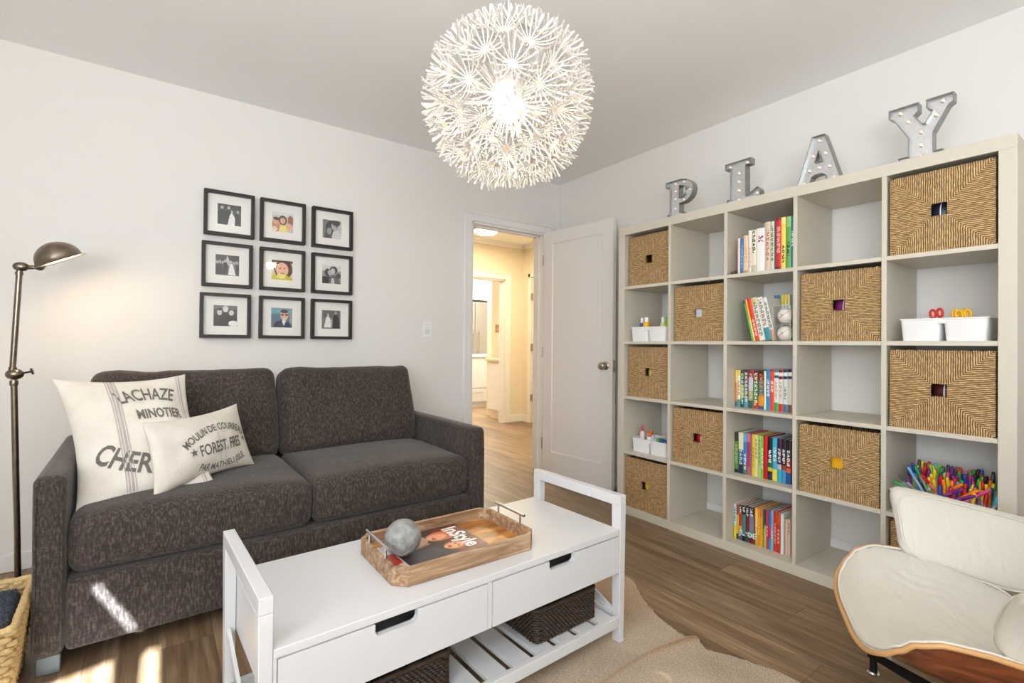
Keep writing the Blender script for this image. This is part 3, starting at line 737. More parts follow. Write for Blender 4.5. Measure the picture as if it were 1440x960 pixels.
# two clear cases with signed baseballs
for k, (z, nm) in enumerate(((zb(2)+.0005, 'lower'), (zb(2)+.087, 'upper'))):
    cy = 1.168; s = .042
    t = thing('display_case', 'clear plastic baseball case, %s of the two beside the leaning books' % nm, 'display case', (2.515, cy, z), group='baseball cases')
    bm = nb(); w = .0015
    for a in ((-s, s, -s, s, 0, w), (-s, -s+w, -s, s, w, 2*s), (s-w, s, -s, s, w, 2*s), (-s+w, s-w, -s, -s+w, w, 2*s), (-s+w, s-w, s-w, s, w, 2*s)): box(bm, *a)
    obj('clear_box', bm, M['glass'], t)
    bm = nb()
    q = s-.001
    for zz in (.002, 2*s-.001): tube(bm, [(-q, -q, zz), (q, -q, zz), (q, q, zz), (-q, q, zz)], .0013, 4, closed=True)
    for a in (-q, q):
        for b in (-q, q): tube(bm, [(a, b, 0), (a, b, 2*s)], .0012, 4)
    obj('edges', bm, plain(206, 206, 200, .2), t)
    b = thing('baseball', 'white signed baseball in the %s clear case' % nm, 'ball', (2.515, cy, z+.038), group='signed baseballs')
    R0 = .0365; bm = nb(); ball(bm, (0, 0, 0), R0, 24, 16); obj('ball', bm, plain(234, 230, 220, .5), b, smooth='all')
    bm = nb(); pts = []
    for i in range(60):
        a = 2*PI*i/60; v = Vector((math.cos(a)+.42*math.cos(3*a)*-.5, math.sin(a)-.42*math.sin(3*a)*-.5, .9*math.sin(2*a)*.75)).normalized()*(R0+.0003); pts.append(v)
    tube(bm, pts, .0008, 4, closed=True); obj('stitching', bm, plain(180, 40, 40), b)
    bm = nb(); add_text(bm, 'Jt', .02, lambda x, y: tuple(Vector((-.0366, -x, y-.004)).normalized()*.0371)); obj('signature', bm, plain(150, 40, 60), b)
# little rock on the top book shelf
bm = nb(); bmesh.ops.create_icosphere(bm, subdivisions=3, radius=.017)
for v in bm.verts: v.co *= 1+.35*noise.noise(v.co*90); v.co.z *= .7
tag(obj('pebble', bm, pbr('amethyst_rock', S(96, 74, 78), .5, bump=(160, .8, .004), vary=.4), smooth=True, loc=(2.49, 1.418, zb(1)+.0105)), 'small dark purple-brown rock beside the pale pink book on the top shelf', 'rock')

# ------------------------------------------------------------------ white caddies and trays
def bowl(bm, w, d, h, tp=.012, th=.002, x0=0, y0=0, r=.012):
    """open tapered tub: centre x0,y0; w along y, d along x"""
    def ring(hw, hd, z, rr):
        out = []
        for (sx, sy, a0) in ((1, 1, 0), (-1, 1, 90), (-1, -1, 180), (1, -1, 270)):
            for k in range(4):
                a = math.radians(a0+30*k); out.append(bm.verts.new((x0+sx*(hd-rr)+rr*math.cos(a), y0+sy*(hw-rr)+rr*math.sin(a), z)))
        return out
    R_ = [ring(w/2-tp, d/2-tp, 0, r), ring(w/2-.004, d/2-.004, h-.006, r), ring(w/2, d/2, h-.005, r), ring(w/2, d/2, h, r), ring(w/2-th-.003, d/2-th-.003, h, r), ring(w/2-tp-th, d/2-tp-th, th, r)]
    for A, B in zip(R_, R_[1:]):
        for k in range(16): bm.faces.new((A[k], A[(k+1) % 16], B[(k+1) % 16], B[k]))
    bm.faces.new(R_[0][::-1]); bm.faces.new(R_[-1])
def caddy(loc, label, w=.275, d=.2, h=.09):
    t = thing('craft_caddy', label, 'caddy', loc, group='white twin craft caddies')
    for s in (-1, 1):
        bm = nb(); bowl(bm, w/2-.001, d, h, y0=s*(w/4), tp=.0095); obj('compartment', bm, M['plastic'], t, smooth=True)
    bm = nb(); box(bm, -d/2+.004, d/2-.004, -.012, .012, h-.022, h-.001, .002, 2); obj('grip_bridge', bm, M['plastic'], t, smooth=True)
    return t
y, z = slot(0, 2); caddy((2.585, y-.0, z+.0005), 'white twin caddy holding paint bottles in second row, left end'); cy2, cz2 = y, z
y, z = slot(0, 4); caddy((2.60, y-.0, z+.0005), 'white twin caddy holding glue bottles in fourth row, left end', h=.088); cy4, cz4 = y, z
y, z = slot(4, 2); caddy((2.585, y-.005, z+.0005), 'white twin caddy with scissors in second row, right end', w=.275); cy5, cz5 = y, z
def bottle(loc, body, cap, label, group, h=.13, r=.02, tip=False, tilt=(0, 0)):
    t = thing('bottle', label, 'bottle', loc, group=group); t.rotation_euler = (tilt[0], tilt[1], 0)
    bm = nb(); lathe(bm, [(0, 0), (r*.95, 0), (r, .004), (r, h*.68), (r*.85, h*.76), (r*.5, h*.8), (r*.5, h*.82), (0, h*.82)], 18); obj('bottle_body', bm, body, t, smooth=True)
    bm = nb()
    if tip: lathe(bm, [(r*.55, h*.8), (r*.5, h*.88), (r*.16, h*1.0), (0, h*1.02)], 14)
    else: lathe(bm, [(r*.62, h*.79), (r*.64, h*.8), (r*.62, h*.97), (r*.5, h), (0, h)], 16)
    obj('cap', bm, cap, t, smooth=True); return t
wcap = plain(236, 234, 230)
z0 = cz2+.003
for k, (dy, c, nm, dx) in enumerate(((.095, (44, 82, 152), 'blue', -.03), (.045, (238, 186, 30), 'yellow', -.05), (.002, (52, 84, 76), 'dark green', 0), (-.035, (206, 196, 160), 'cream', -.03))):
    if abs(dy) < .025: dy = -.03; dx = .035
    if nm == 'cream': dy = -.066
    bottle((2.585+dx, cy2+dy, z0), plain(*c, .3), wcap, '%s paint bottle with white cap in the left end caddy, second row' % nm, 'paint bottles in the caddy', h=.148 if nm != 'yellow' else .15, r=.017 if nm != 'yellow' else .022)
bottle((2.56, cy2-.105, z0), plain(150, 196, 30, .3), plain(150, 196, 30, .3), 'lime green squeeze bottle at the right end of the paint caddy', 'paint bottles in the caddy', h=.152, r=.024)
bottle((2.62, cy2-.075, z0), plain(214, 208, 214, .3), plain(226, 222, 232), 'pale lilac bottle behind the cream one in the paint caddy', 'paint bottles in the caddy', h=.165, r=.015)
z0 = cz4+.003
for k, (dy, dx, c, cc, nm) in enumerate(((.10, -.03, (230, 214, 210), (214, 60, 40), 'white glue bottle with red tip, leftmost in the fourth row caddy'), (.055, .0, (236, 234, 232), (240, 110, 30), 'white glue bottle with orange cap in the fourth row caddy'), (.028, -.05, (226, 226, 232), (236, 96, 30), 'small white glue bottle with bright orange cap, front of the caddy'))):
    bottle((2.60+dx, cy4+dy, z0), plain(*c, .3), plain(*cc, .4), nm, 'glue bottles', h=(.155, .13, .125)[k], r=.016, tip=(k == 0))
for k, (dy, c, nm) in enumerate(((-.03, (90, 176, 60), 'green'), (-.058, (36, 100, 190), 'blue'))):
    t = thing('tape_roll', '%s tape roll lying in the fourth row glue caddy' % nm, 'tape', (2.575, cy4+dy, cz4+.094-.022), group='tape rolls')
    bm = nb(); lathe(bm, [(.012, -.009), (.024, -.009), (.024, .009), (.012, .009), (.012, -.009)], 22, Matrix.Rotation(PI/2, 4, 'X')); obj('roll', bm, plain(*c, .4), t, smooth=True)
    bm = nb(); lathe(bm, [(.0105, -.0095), (.0125, -.0095), (.0125, .0095), (.0105, .0095), (.0105, -.0095)], 22, Matrix.Rotation(PI/2, 4, 'X')); obj('core', bm, plain(200, 190, 170), t, smooth=True)
def scissors(loc, rot, col, label):
    t = thing('scissors', label, 'scissors', loc, group='scissors in the caddy'); t.rotation_euler = rot
    for s in (-1, 1):
        bm = nb(); tube(bm, [(s*.013+.011*math.cos(a)*.9, .0, .115+.017*math.sin(a)) for a in [2*PI*k/18 for k in range(18)]], .0045, 8, closed=True); tube(bm, [(s*.01, 0, .1), (s*.002, 0, .078)], [.0045, .004], 8); obj('handle', bm, col, t, smooth='all')
        bm = nb(); prism(bm, [(s*-.005, .085), (s*.004, .085), (s*.001, .0)], lambda u, v, w: (u, w, v), -.0008+s*.0009, .0008+s*.0009); obj('blade', bm, M['steel'], t)
scissors((2.545, cy5+.01, cz5-.014+.012), (0, .15, 1.2), plain(214, 36, 30), 'red-handled scissors in the right end caddy, second row')
scissors((2.56, cy5-.04, cz5-.006), (.1, 0, 1.5), plain(236, 176, 30), 'yellow-handled scissors in the right end caddy, left pair')
scissors((2.575, cy5-.065, cz5-.008), (-.1, .1, 1.6), plain(240, 190, 40), 'yellow-handled scissors in the right end caddy, right pair')
# marker tray
mt = thing('marker_tray', 'wide white plastic tray crowded with pens above the leather chair', 'tray', (2.60, U(uL(4)+CC/2)+.0, zb(4)+.0005))
bm = nb(); bowl(bm, .315, .31, .098, tp=.016, r=.025); obj('tub', bm, M['plastic'], mt, smooth=True)
bm = nb()
for sy in (-.02, .02): box(bm, -.156, -.146, sy-.004, sy+.004, .02, .09, .002)
obj('rib', bm, M['plastic'], mt)
MC = [((206, 30, 40), 'red'), ((236, 206, 40), 'yellow'), ((240, 130, 30), 'orange'), ((50, 150, 60), 'green'), ((30, 70, 170), 'blue'), ((30, 26, 34), 'black'), ((120, 40, 130), 'purple'), ((90, 180, 210), 'light blue'), ((120, 66, 40), 'brown'), ((214, 60, 130), 'pink'), ((80, 84, 90), 'dark grey'), ((140, 190, 60), 'lime')]
protos = []
for c, nm in MC:
    bm = nb(); bm2 = nb()
    lathe(bm, [(0, 0), (.0045, 0), (.0052, .003), (.0052, .085), (0, .085)], 10); lathe(bm, [(.006, .085), (.0063, .087), (.0063, .118), (.0045, .126), (0, .127)], 10)
    n0 = 0
    me = bpy.data.meshes.new('marker'); bmesh.ops.recalc_face_normals(bm, faces=bm.faces)
    for f in bm.faces:
        f.smooth = True; f.material_index = 0 if f.calc_center_median().z > .0845 or nm in ('black', 'purple', 'brown', 'orange') else 1
    bm.to_mesh(me); bm.free(); bm2.free(); me.materials.append(plain(*c, .35)); me.materials.append(plain(*(min(255, int(v*.6+90)) if nm != 'yellow' else 230 for v in c), .4)); protos.append(me)
rnd = random.Random(5); yc = U(uL(4)+CC/2); zt = zb(4)
def marker(x, y, z, tx, ty, ci):
    o = bpy.data.objects.new('marker', protos[ci]); COL.objects.link(o); o.location = (x, y, z); o.rotation_euler = (tx, ty, rnd.uniform(0, 3))
    o.rotation_mode = 'XYZ'
    c, nm = MC[ci]
    tag(o, '%s felt-tip marker among the pens crowding the wide white tray' % nm, 'marker', '%s markers in the tray' % nm)
    return o
# upright ranks: back rows taller, front rows shorter, as the photo shows
for row, (x, zz, n) in enumerate(((2.70, .052, 21), (2.676, .044, 21), (2.650, .034, 20), (2.624, .026, 19), (2.596, .014, 18), (2.566, .004, 17), (2.540, -.002, 16))):
    for k in range(n):
        y = yc+.126-.252*k/(n-1)+rnd.uniform(-.003, .003)
        if row >= 3 and y > yc+.06: continue
        if row >= 5 and y > yc+.01: continue
        ci = rnd.choice((6, 4, 5, 7, 9, 3, 1, 0, 2, 6, 8, 10, 0, 11)) if row < 3 else rnd.choice((0, 2, 1, 4, 0, 6, 2, 3, 7, 0, 1))
        marker(x+rnd.uniform(-.004, .004), y, (zt+.006+zz+rnd.uniform(-.004, .014)) if row < 3 else zt+.006+max(0, zz), rnd.uniform(-.18, .18), rnd.uniform(-.25, .05), ci)
for k, (x, y, ci, ax, ay) in enumerate(((2.52, .075, 3, 1.25, .5), (2.53, .05, 6, 1.15, .55), (2.52, .03, 6, 1.3, .7), (2.55, .09, 10, .9, -.7), (2.535, .012, 2, 1.1, .4), (2.51, .06, 3, 1.35, .6), (2.57, .055, 2, 1.0, .3), (2.585, .03, 0, .9, .3), (2.6, .09, 7, .6, .1), (2.6, .075, 3, .5, .2), (2.53, -.02, 9, 1.0, .5), (2.62, .115, 4, .3, .0))):
    marker(x, yc+y-.02, zt+.064+(.006 if k % 2 else 0), -ax*.8, -ay*.5, ci)
# ------------------------------------------------------------------ PLAY marquee letters
def letter(ch, y_left, w, h, polys, holes, bulbs, label, sx=2.515, dep=.045):
    t = thing('marquee_letter', label, 'letter', (sx, y_left, 1.8505), group='galvanised marquee letters on the bookcase')
    # face plate: fill outline with holes
    bm = nb(); edges = []
    for P in [polys]+holes:
        vs = [bm.verts.new((.018, -u*w, v*h)) for u, v in P]
        for i in range(len(vs)): edges.append(bm.edges.new((vs[i-1], vs[i])))
    bmesh.ops.triangle_fill(bm, use_beauty=True, use_dissolve=False, edges=edges)
    r = bmesh.ops.extrude_face_region(bm, geom=list(bm.faces))
    for v in r['geom']:
        if isinstance(v, bmesh.types.BMVert): v.co.x += .003
    obj('face_plate', bm, M['tin'], t)
    bm = nb()
    for P in [polys]+holes:
        A = [(u*w, v*h) for u, v in P]; n = len(A); cx = sum(p[0] for p in A)/n
        area = sum(A[i-1][0]*A[i][1]-A[i][0]*A[i-1][1] for i in range(n)); s = 1 if area > 0 else -1
        off = []
        for i in range(n):
            p0, p1, p2 = Vector(A[i-1]), Vector(A[i]), Vector(A[(i+1) % n]); d1 = (p1-p0).normalized(); d2 = (p2-p1).normalized()
            n1 = Vector((d1.y, -d1.x))*s; n2 = Vector((d2.y, -d2.x))*s; m = (n1+n2); m = m/max(.3, m.length_squared)*2*.0013; off.append(m)
        for k in range(n):
            j = (k+1) % n; a0, a1 = Vector(A[k])-off[k], Vector(A[j])-off[j]; b0, b1 = Vector(A[k])+off[k], Vector(A[j])+off[j]
            q = [bm.verts.new((x, -p[0], p[1])) for x in (0, dep) for p in (a0, a1, b1, b0)]
            for f in ((0, 1, 2, 3), (7, 6, 5, 4), (0, 4, 5, 1), (3, 2, 6, 7), (0, 3, 7, 4), (1, 5, 6, 2)): bm.faces.new([q[i] for i in f])
    obj('side_band', bm, M['tinside'], t)
    for (u, v) in bulbs:
        bm = nb(); Rm = Matrix.Translation((.017, -u*w, v*h)) @ Matrix.Rotation(-PI/2, 4, 'Y')
        lathe(bm, [(0.0075, -.002), (.0085, .0), (.0085, .002), (.0065, .003)], 14, Rm); sk = obj('socket_ring', bm, M['nickel'], t, smooth=True)
        bm = nb(); lathe(bm, [(.0062, 0), (.0068, .005), (.005, .010), (0, .012)], 12, Rm); obj('bulb', bm, M['bulb'], sk, smooth='all')
    return t
def arc(cx, cy, rx, ry, a0, a1, n): return [(cx+rx*math.cos(math.radians(a0+(a1-a0)*k/n)), cy+ry*math.sin(math.radians(a0+(a1-a0)*k/n))) for k in range(n+1)]
Ppoly = [(.08, 0), (.62, 0), (.62, .12), (.50, .12), (.50, .36)]+arc(.55, .66, .42, .30, -90, 80, 12)+[(.55, .97), (0.0, .97), (0.0, .84), (.16, .84), (.16, .12), (.08, .12)]
Phole = [[(.48, .50)]+arc(.52, .66, .20, .155, -85, 85, 8)+[(.48, .82)]]
letter('P', 1.878, .195, .232, Ppoly, Phole, [(.32, .90), (.62, .89), (.83, .66), (.62, .43), (.32, .7), (.32, .5), (.32, .25)], 'silver tin marquee letter P, leftmost of the letters on the bookcase')
Lpoly = [(.06, 0), (1, 0), (1, .2), (.93, .27), (.82, .22), (.72, .17), (.60, .14), (.60, .84), (.74, .84), (.74, .97), (.0, .97), (.0, .84), (.16, .84), (.16, .12), (.06, .12)]
letter('L', 1.490, .190, .232, Lpoly, [], [(.12, .90), (.62, .90), (.38, .7), (.38, .5), (.38, .3), (.38, .08), (.65, .07), (.9, .14)], 'silver tin marquee letter L standing between P and A')
Apoly = [(0, 0), (.3, 0), (.34, .16), (.42, .20), (.58, .20), (.66, .16), (.70, 0), (1, 0), (.64, .97), (.36, .97)]
letter('A', 1.119, .190, .236, Apoly, [[(.42, .45), (.58, .45), (.5, .66)]], [(.5, .88), (.36, .60), (.64, .60), (.27, .32), (.5, .34), (.73, .32), (.16, .08), (.84, .08)], 'silver tin marquee letter A standing between L and Y')
Ypoly = [(.16, 0), (.84, 0), (.84, .10), (.70, .10), (.70, .42), (.93, .80), (1.0, .84), (1.0, .98), (.60, .98), (.60, .85), (.70, .78), (.585, .60), (.535, .60), (.40, .78), (.47, .84), (.47, .98), (0, .98), (0, .84), (.08, .79), (.32, .42), (.32, .10), (.16, .10)]
letter('Y', .748, .208, .242, Ypoly, [], [(.17, .9), (.84, .9), (.3, .72), (.74, .70), (.51, .48), (.51, .26), (.51, .07)], 'silver tin marquee letter Y, rightmost of the letters on the bookcase')

# ------------------------------------------------------------------ pictures on the wall
G = lambda v: (v, v, v)
def ph(i):
    d, m, l, w = G(34), G(90), G(170), G(232)
    if i == 0: return (G(70), [('b', 0, 1, .75, 1, G(50)), ('p', [(.02, 0), (.02, .6), (.2, .8), (.34, .6), (.42, 0)], G(28)), ('e', .2, .82, .06, .08, l), ('p', [(.3, 0), (.34, .66), (.48, .8), (.62, .6), (.55, 0)], G(30)), ('e', .47, .83, .06, .08, l), ('p', [(.42, 0), (.52, .5), (.6, .62), (.72, .4), (.78, 0)], w), ('e', .6, .66, .05, .07, l), ('p', [(.72, 0), (.74, .55), (.86, .62), (.98, .5), (1, 0)], G(40)), ('e', .85, .68, .05, .07, l)])
    if i == 1: return ((190, 190, 186), [('b', 0, 1, .8, 1, (214, 216, 212)), ('p', [(0, 0), (0, .5), (.25, .6), (.4, .3), (.4, 0)], (196, 130, 100)), ('e', .2, .52, .13, .16, (214, 160, 130)), ('e', .2, .66, .13, .08, (80, 50, 36)), ('e', .5, .6, .19, .24, (70, 44, 34)), ('e', .5, .58, .12, .16, (222, 170, 140)), ('p', [(.3, 0), (.4, .38), (.62, .38), (.8, 0)], (226, 214, 120)), ('e', .86, .62, .13, .26, (150, 96, 60)), ('e', .8, .3, .14, .18, (220, 168, 136)), ('e', .12, .14, .14, .12, (230, 210, 190))])
    if i == 2: return (G(190), [('b', 0, .35, 0, 1, G(120)), ('e', .48, .58, .3, .38, G(46)), ('e', .66, .68, .2, .24, G(176)), ('e', .7, .86, .22, .16, G(60)), ('p', [(.1, 0), (.2, .5), (.45, .55), (.5, 0)], G(70)), ('e', .36, .4, .12, .18, G(150)), ('p', [(.5, 0), (.55, .4), (.8, .5), (1, .2), (1, 0)], G(210)), ('e', .75, .66, .03, .03, G(40))])
    if i == 3: return (G(110), [('b', 0, 1, .72, 1, G(60)), ('p', [(.36, .5), (.5, .98), (.66, .5)], G(190))]+[('e', .08+.115*k, .62+.05*(k % 2), .045, .06, G(170)) for k in range(8)]+[('b', .02, .3, 0, .56, G(34)), ('p', [(.3, 0), (.32, .6), (.46, .66), (.52, .5), (.5, 0)], G(24)), ('e', .41, .7, .05, .07, l), ('p', [(.52, 0), (.6, .55), (.7, .6), (.86, 0)], w), ('e', .64, .68, .05, .06, l), ('b', .84, 1, 0, .55, G(44)), ('b', .0, 1, 0, .06, G(150))])
    if i == 4: return ((220, 206, 188), [('b', 0, 1, .85, 1, (90, 84, 66)), ('e', .55, .55, .42, .5, (86, 56, 46)), ('e', .5, .52, .28, .36, (232, 182, 158)), ('e', .4, .6, .04, .025, (60, 40, 34)), ('e', .62, .6, .04, .025, (60, 40, 34)), ('e', .5, .34, .1, .03, (190, 90, 84)), ('p', [(0, 0), (0, .3), (.3, .22), (.6, .3), (1, .12), (1, 0)], (200, 190, 60)), ('e', .45, .2, .2, .12, (232, 220, 130))])
    if i == 5: return (G(150), [('b', 0, 1, .7, 1, G(214)), ('b', 0, .4, 0, .4, G(40)), ('e', .3, .6, .16, .2, G(60)), ('e', .6, .74, .2, .2, G(44)), ('e', .56, .68, .12, .16, G(190)), ('e', .4, .6, .09, .13, G(180)), ('p', [(.3, 0), (.4, .4), (.6, .5), (.85, .4), (.95, 0)], G(96)), ('p', [(.45, 0), (.5, .3), (.62, .3), (.66, 0)], G(200)), ('e', .85, .45, .12, .14, G(60))])
    if i == 6: return (G(60), [('b', 0, 1, .8, 1, G(96)), ('p', [(0, 0), (.02, .5), (.28, .6), (.42, .3), (.42, 0)], G(30)), ('e', .26, .66, .1, .14, G(200)), ('e', .26, .8, .1, .06, G(40)), ('p', [(.32, 0), (.36, .6), (.5, .68), (.7, .58), (.72, 0)], G(22)), ('e', .5, .82, .11, .15, G(206)), ('p', [(.62, 0), (.66, .5), (.84, .56), (1, .4), (1, 0)], G(36)), ('e', .74, .64, .1, .13, G(196)), ('e', .82, .14, .2, .14, w)])
    if i == 7: return ((70, 120, 140), [('b', 0, 1, .7, 1, (110, 160, 170)), ('b', 0, .25, 0, .6, (90, 110, 120)), ('b', .85, 1, .2, .8, (150, 150, 140)), ('p', [(.1, 0), (.2, .28), (.5, .4), (.85, .28), (1, 0)], (34, 44, 80)), ('e', .62, .62, .18, .25, (224, 176, 152)), ('e', .62, .82, .18, .09, (60, 44, 40)), ('e', .54, .65, .07, .04, (24, 24, 28)), ('e', .72, .65, .07, .04, (24, 24, 28)), ('e', .62, .47, .07, .02, (236, 226, 220)), ('p', [(.5, .34), (.6, .42), (.7, .34), (.6, .1)], (230, 230, 230))])
    return (G(120), [('b', .1, .9, .6, .95, G(90)), ('b', .45, .55, 0, .5, G(170)), ('p', [(.12, 0), (.25, .6), (.36, .7), (.46, .5), (.5, 0)], w), ('e', .34, .74, .06, .08, G(180)), ('p', [(.56, 0), (.6, .6), (.74, .82), (.9, .6), (.95, 0)], G(24)), ('e', .74, .84, .06, .08, G(180)), ('b', 0, 1, 0, .08, G(70))])
desc = ['wedding party in black and white, top left of the nine frames', 'family selfie in colour, top middle of the nine frames', 'black and white couple close together, top right of the nine frames',
        'black and white wedding line-up, middle left of the nine frames', 'colour close-up of a smiling face, centre of the nine frames', 'black and white kissing couple, middle right of the nine frames',
        'black and white trio of men, bottom left of the nine frames', 'man in sunglasses and navy jacket, bottom middle of the nine', 'bride and groom in black and white, bottom right of the nine frames']
FX = [.334, .62, .913]; FZ = [1.815, 1.524, 1.235]
for i in range(9):
    cx, cz = FX[i % 3], FZ[i // 3]
    if i % 3 == 0: cx -= .007*(i//3)-.007+.004
    t = thing('picture_frame', 'black framed photo: '+desc[i], 'picture', (cx, YF, cz), group='nine black framed photos')
    hw, fw, dp = .126, .0175, .042
    bm = nb()
    for (x0, x1, z0, z1) in ((-hw, hw, hw-fw, hw), (-hw, hw, -hw, -hw+fw), (-hw, -hw+fw, -hw+fw, hw-fw), (hw-fw, hw, -hw+fw, hw-fw)): box(bm, x0, x1, -dp, 0, z0, z1, .001)
    obj('frame_border', bm, M['frame'], t)
    q = hw-fw; w = .059; bm = nb()
    for (x0, x1, z0, z1) in ((-q, q, w, q), (-q, q, -q, -w), (-q, -w, -w, w), (w, q, -w, w)): box(bm, x0, x1, -.014, -.011, z0, z1)
    obj('mat_board', bm, M['mat'], t)
    bg, sh = ph(i); n = 56
    picture('photo_print', w, w, n, n, lambda u, v: (-w-.002+(2*w+.004)*u, -.0105, -w-.002+(2*w+.004)*v), raster(n, n, bg, sh, .16, i), M['photo'], t)
    bm = nb(); box(bm, -q+.0005, q-.0005, -dp+.004, -dp+.0055, -q+.0005, q-.0005); obj('glass_pane', bm, M['glass'], t)

# ------------------------------------------------------------------ sofa
SA = math.atan2(.04, 1.73)
sofa = thing('sofa', 'dark brown-grey two-seat fabric sofa against the picture wall', 'sofa', (-.313, 2.15, 0), SA)
SW, AW = 1.735, .082
def nz(p, s, a): return a*noise.noise(Vector(p)*s)
for x0 in (0, SW-AW):
    bm = rbox(AW/2, .47, .293, .026, 8, lambda p: p+Vector((nz(p, 5, .002), 0, 0)))
    for v in bm.verts: v.co += Vector((x0+AW/2, .47, .06+.293))
    a = obj('arm', bm, M['fabric'], sofa, smooth='all')
    bm = nb()
    for s in (-1, 1):
        x = x0+AW/2+s*(AW/2-.009); tube(bm, [(x, .0035, .08), (x, .001, .3), (x, .001, .5), (x-s*.002, .003, .62)], .0026, 6)
    obj('seam_piping', bm, M['fabric'], a, smooth='all')
bm = rbox((SW-2*AW)/2, .44, .118, .02, 8)
for v in bm.verts: v.co += Vector((SW/2, .008+.44, .062+.118))
obj('base', bm, M['fabric'], sofa, smooth='all')
bm = rbox((SW-2*AW)/2-.002, .075, .33, .03, 8)
for v in bm.verts: v.co += Vector((SW/2, .86, .13+.33))
obj('back_frame', bm, M['fabric'], sofa, smooth='all')
CW = (SW-2*AW)/2
def seat_fn(seed):
    def f(p):
        u, v = p.x/(CW/2), p.y/.33
        k = max(0, 1-u*u)**.5*max(0, 1-v*v)**.35
        q = p.copy()
        if p.z > 0: q.z += .022*k+nz(p+Vector((seed, 0, 0)), 6, .006)
        edge = max(0, 1-(p.z/.1)**2)
        if p.y < -.25: q.y -= .018*edge*max(0, 1-u**4)
        if abs(u) > .8: q.x += math.copysign(.004*edge, u)
        return q
    return f
for k in range(2):
    bm = rbox(CW/2-.003, .335, .098, .045, 14, seat_fn(k*7.3))
    for v in bm.verts: v.co += Vector((AW+CW*(k+.5), .01+.335+.012, .298+.1))
    sc_ = obj('seat_cushion', bm, M['fabric'], sofa, smooth='all')
    bm = nb(); hx = CW/2-.003-.012
    for zz in (-.062,):
        pts = [(AW+CW*(k+.5)+x, .0235-.034*0-.018*max(0, 1-(x/(CW/2))**4)*.62-.0+0, .298+.1+zz-.0) for x in [-hx+2*hx*i/20 for i in range(21)]]
        tube(bm, [(p[0], p[1]+.001, p[2]) for p in pts], .0022, 5)
    obj('piping', bm, M['fabric'], sc_, smooth='all')
for k in range(2):
    def bf(p, k=k):
        u, w = p.x/(CW/2), p.z/.235
        q = p.copy(); kk = max(0, 1-u*u)**.4*max(0, 1-w*w)**.4
        q.y += math.copysign(1, p.y)*.03*kk*(1.0 if p.y < 0 else .3)+nz(p+Vector((k*5, 0, 0)), 5.5, .012)
        q.z += nz(Vector((p.x*1.0+k*9, 3, 0)), 9, .012)*(1 if p.z > 0 else 0)+(.006*abs(u)**3 if p.z > 0 else 0)
        q.x *= 1-.035*max(0, w)
        return q
    bm = rbox(CW/2-.002, .09, .235, .055, 14, bf)
    R = Matrix.Translation((AW+CW*(k+.5), .745, .705)) @ Matrix.Rotation(math.radians(-13), 4, 'X')
    for v in bm.verts: v.co = R @ v.co
    obj('back_cushion', bm, M['fabric'], sofa, smooth='all')
for (x, y) in ((.012, .02), (SW-.072, .02), (.012, .86), (SW-.072, .86)):
    bm = nb(); box(bm, x, x+.06, y, y+.05, 0, .062, .003); obj('foot', bm, pbr('brushed_foot', S(92, 95, 94), .6, .2), sofa)
bm = nb(); box(bm, SW-AW-.006, SW-AW-.001, .03, .036, .375, .385, .001); obj('zip_pull', bm, M['nickel'], sofa)

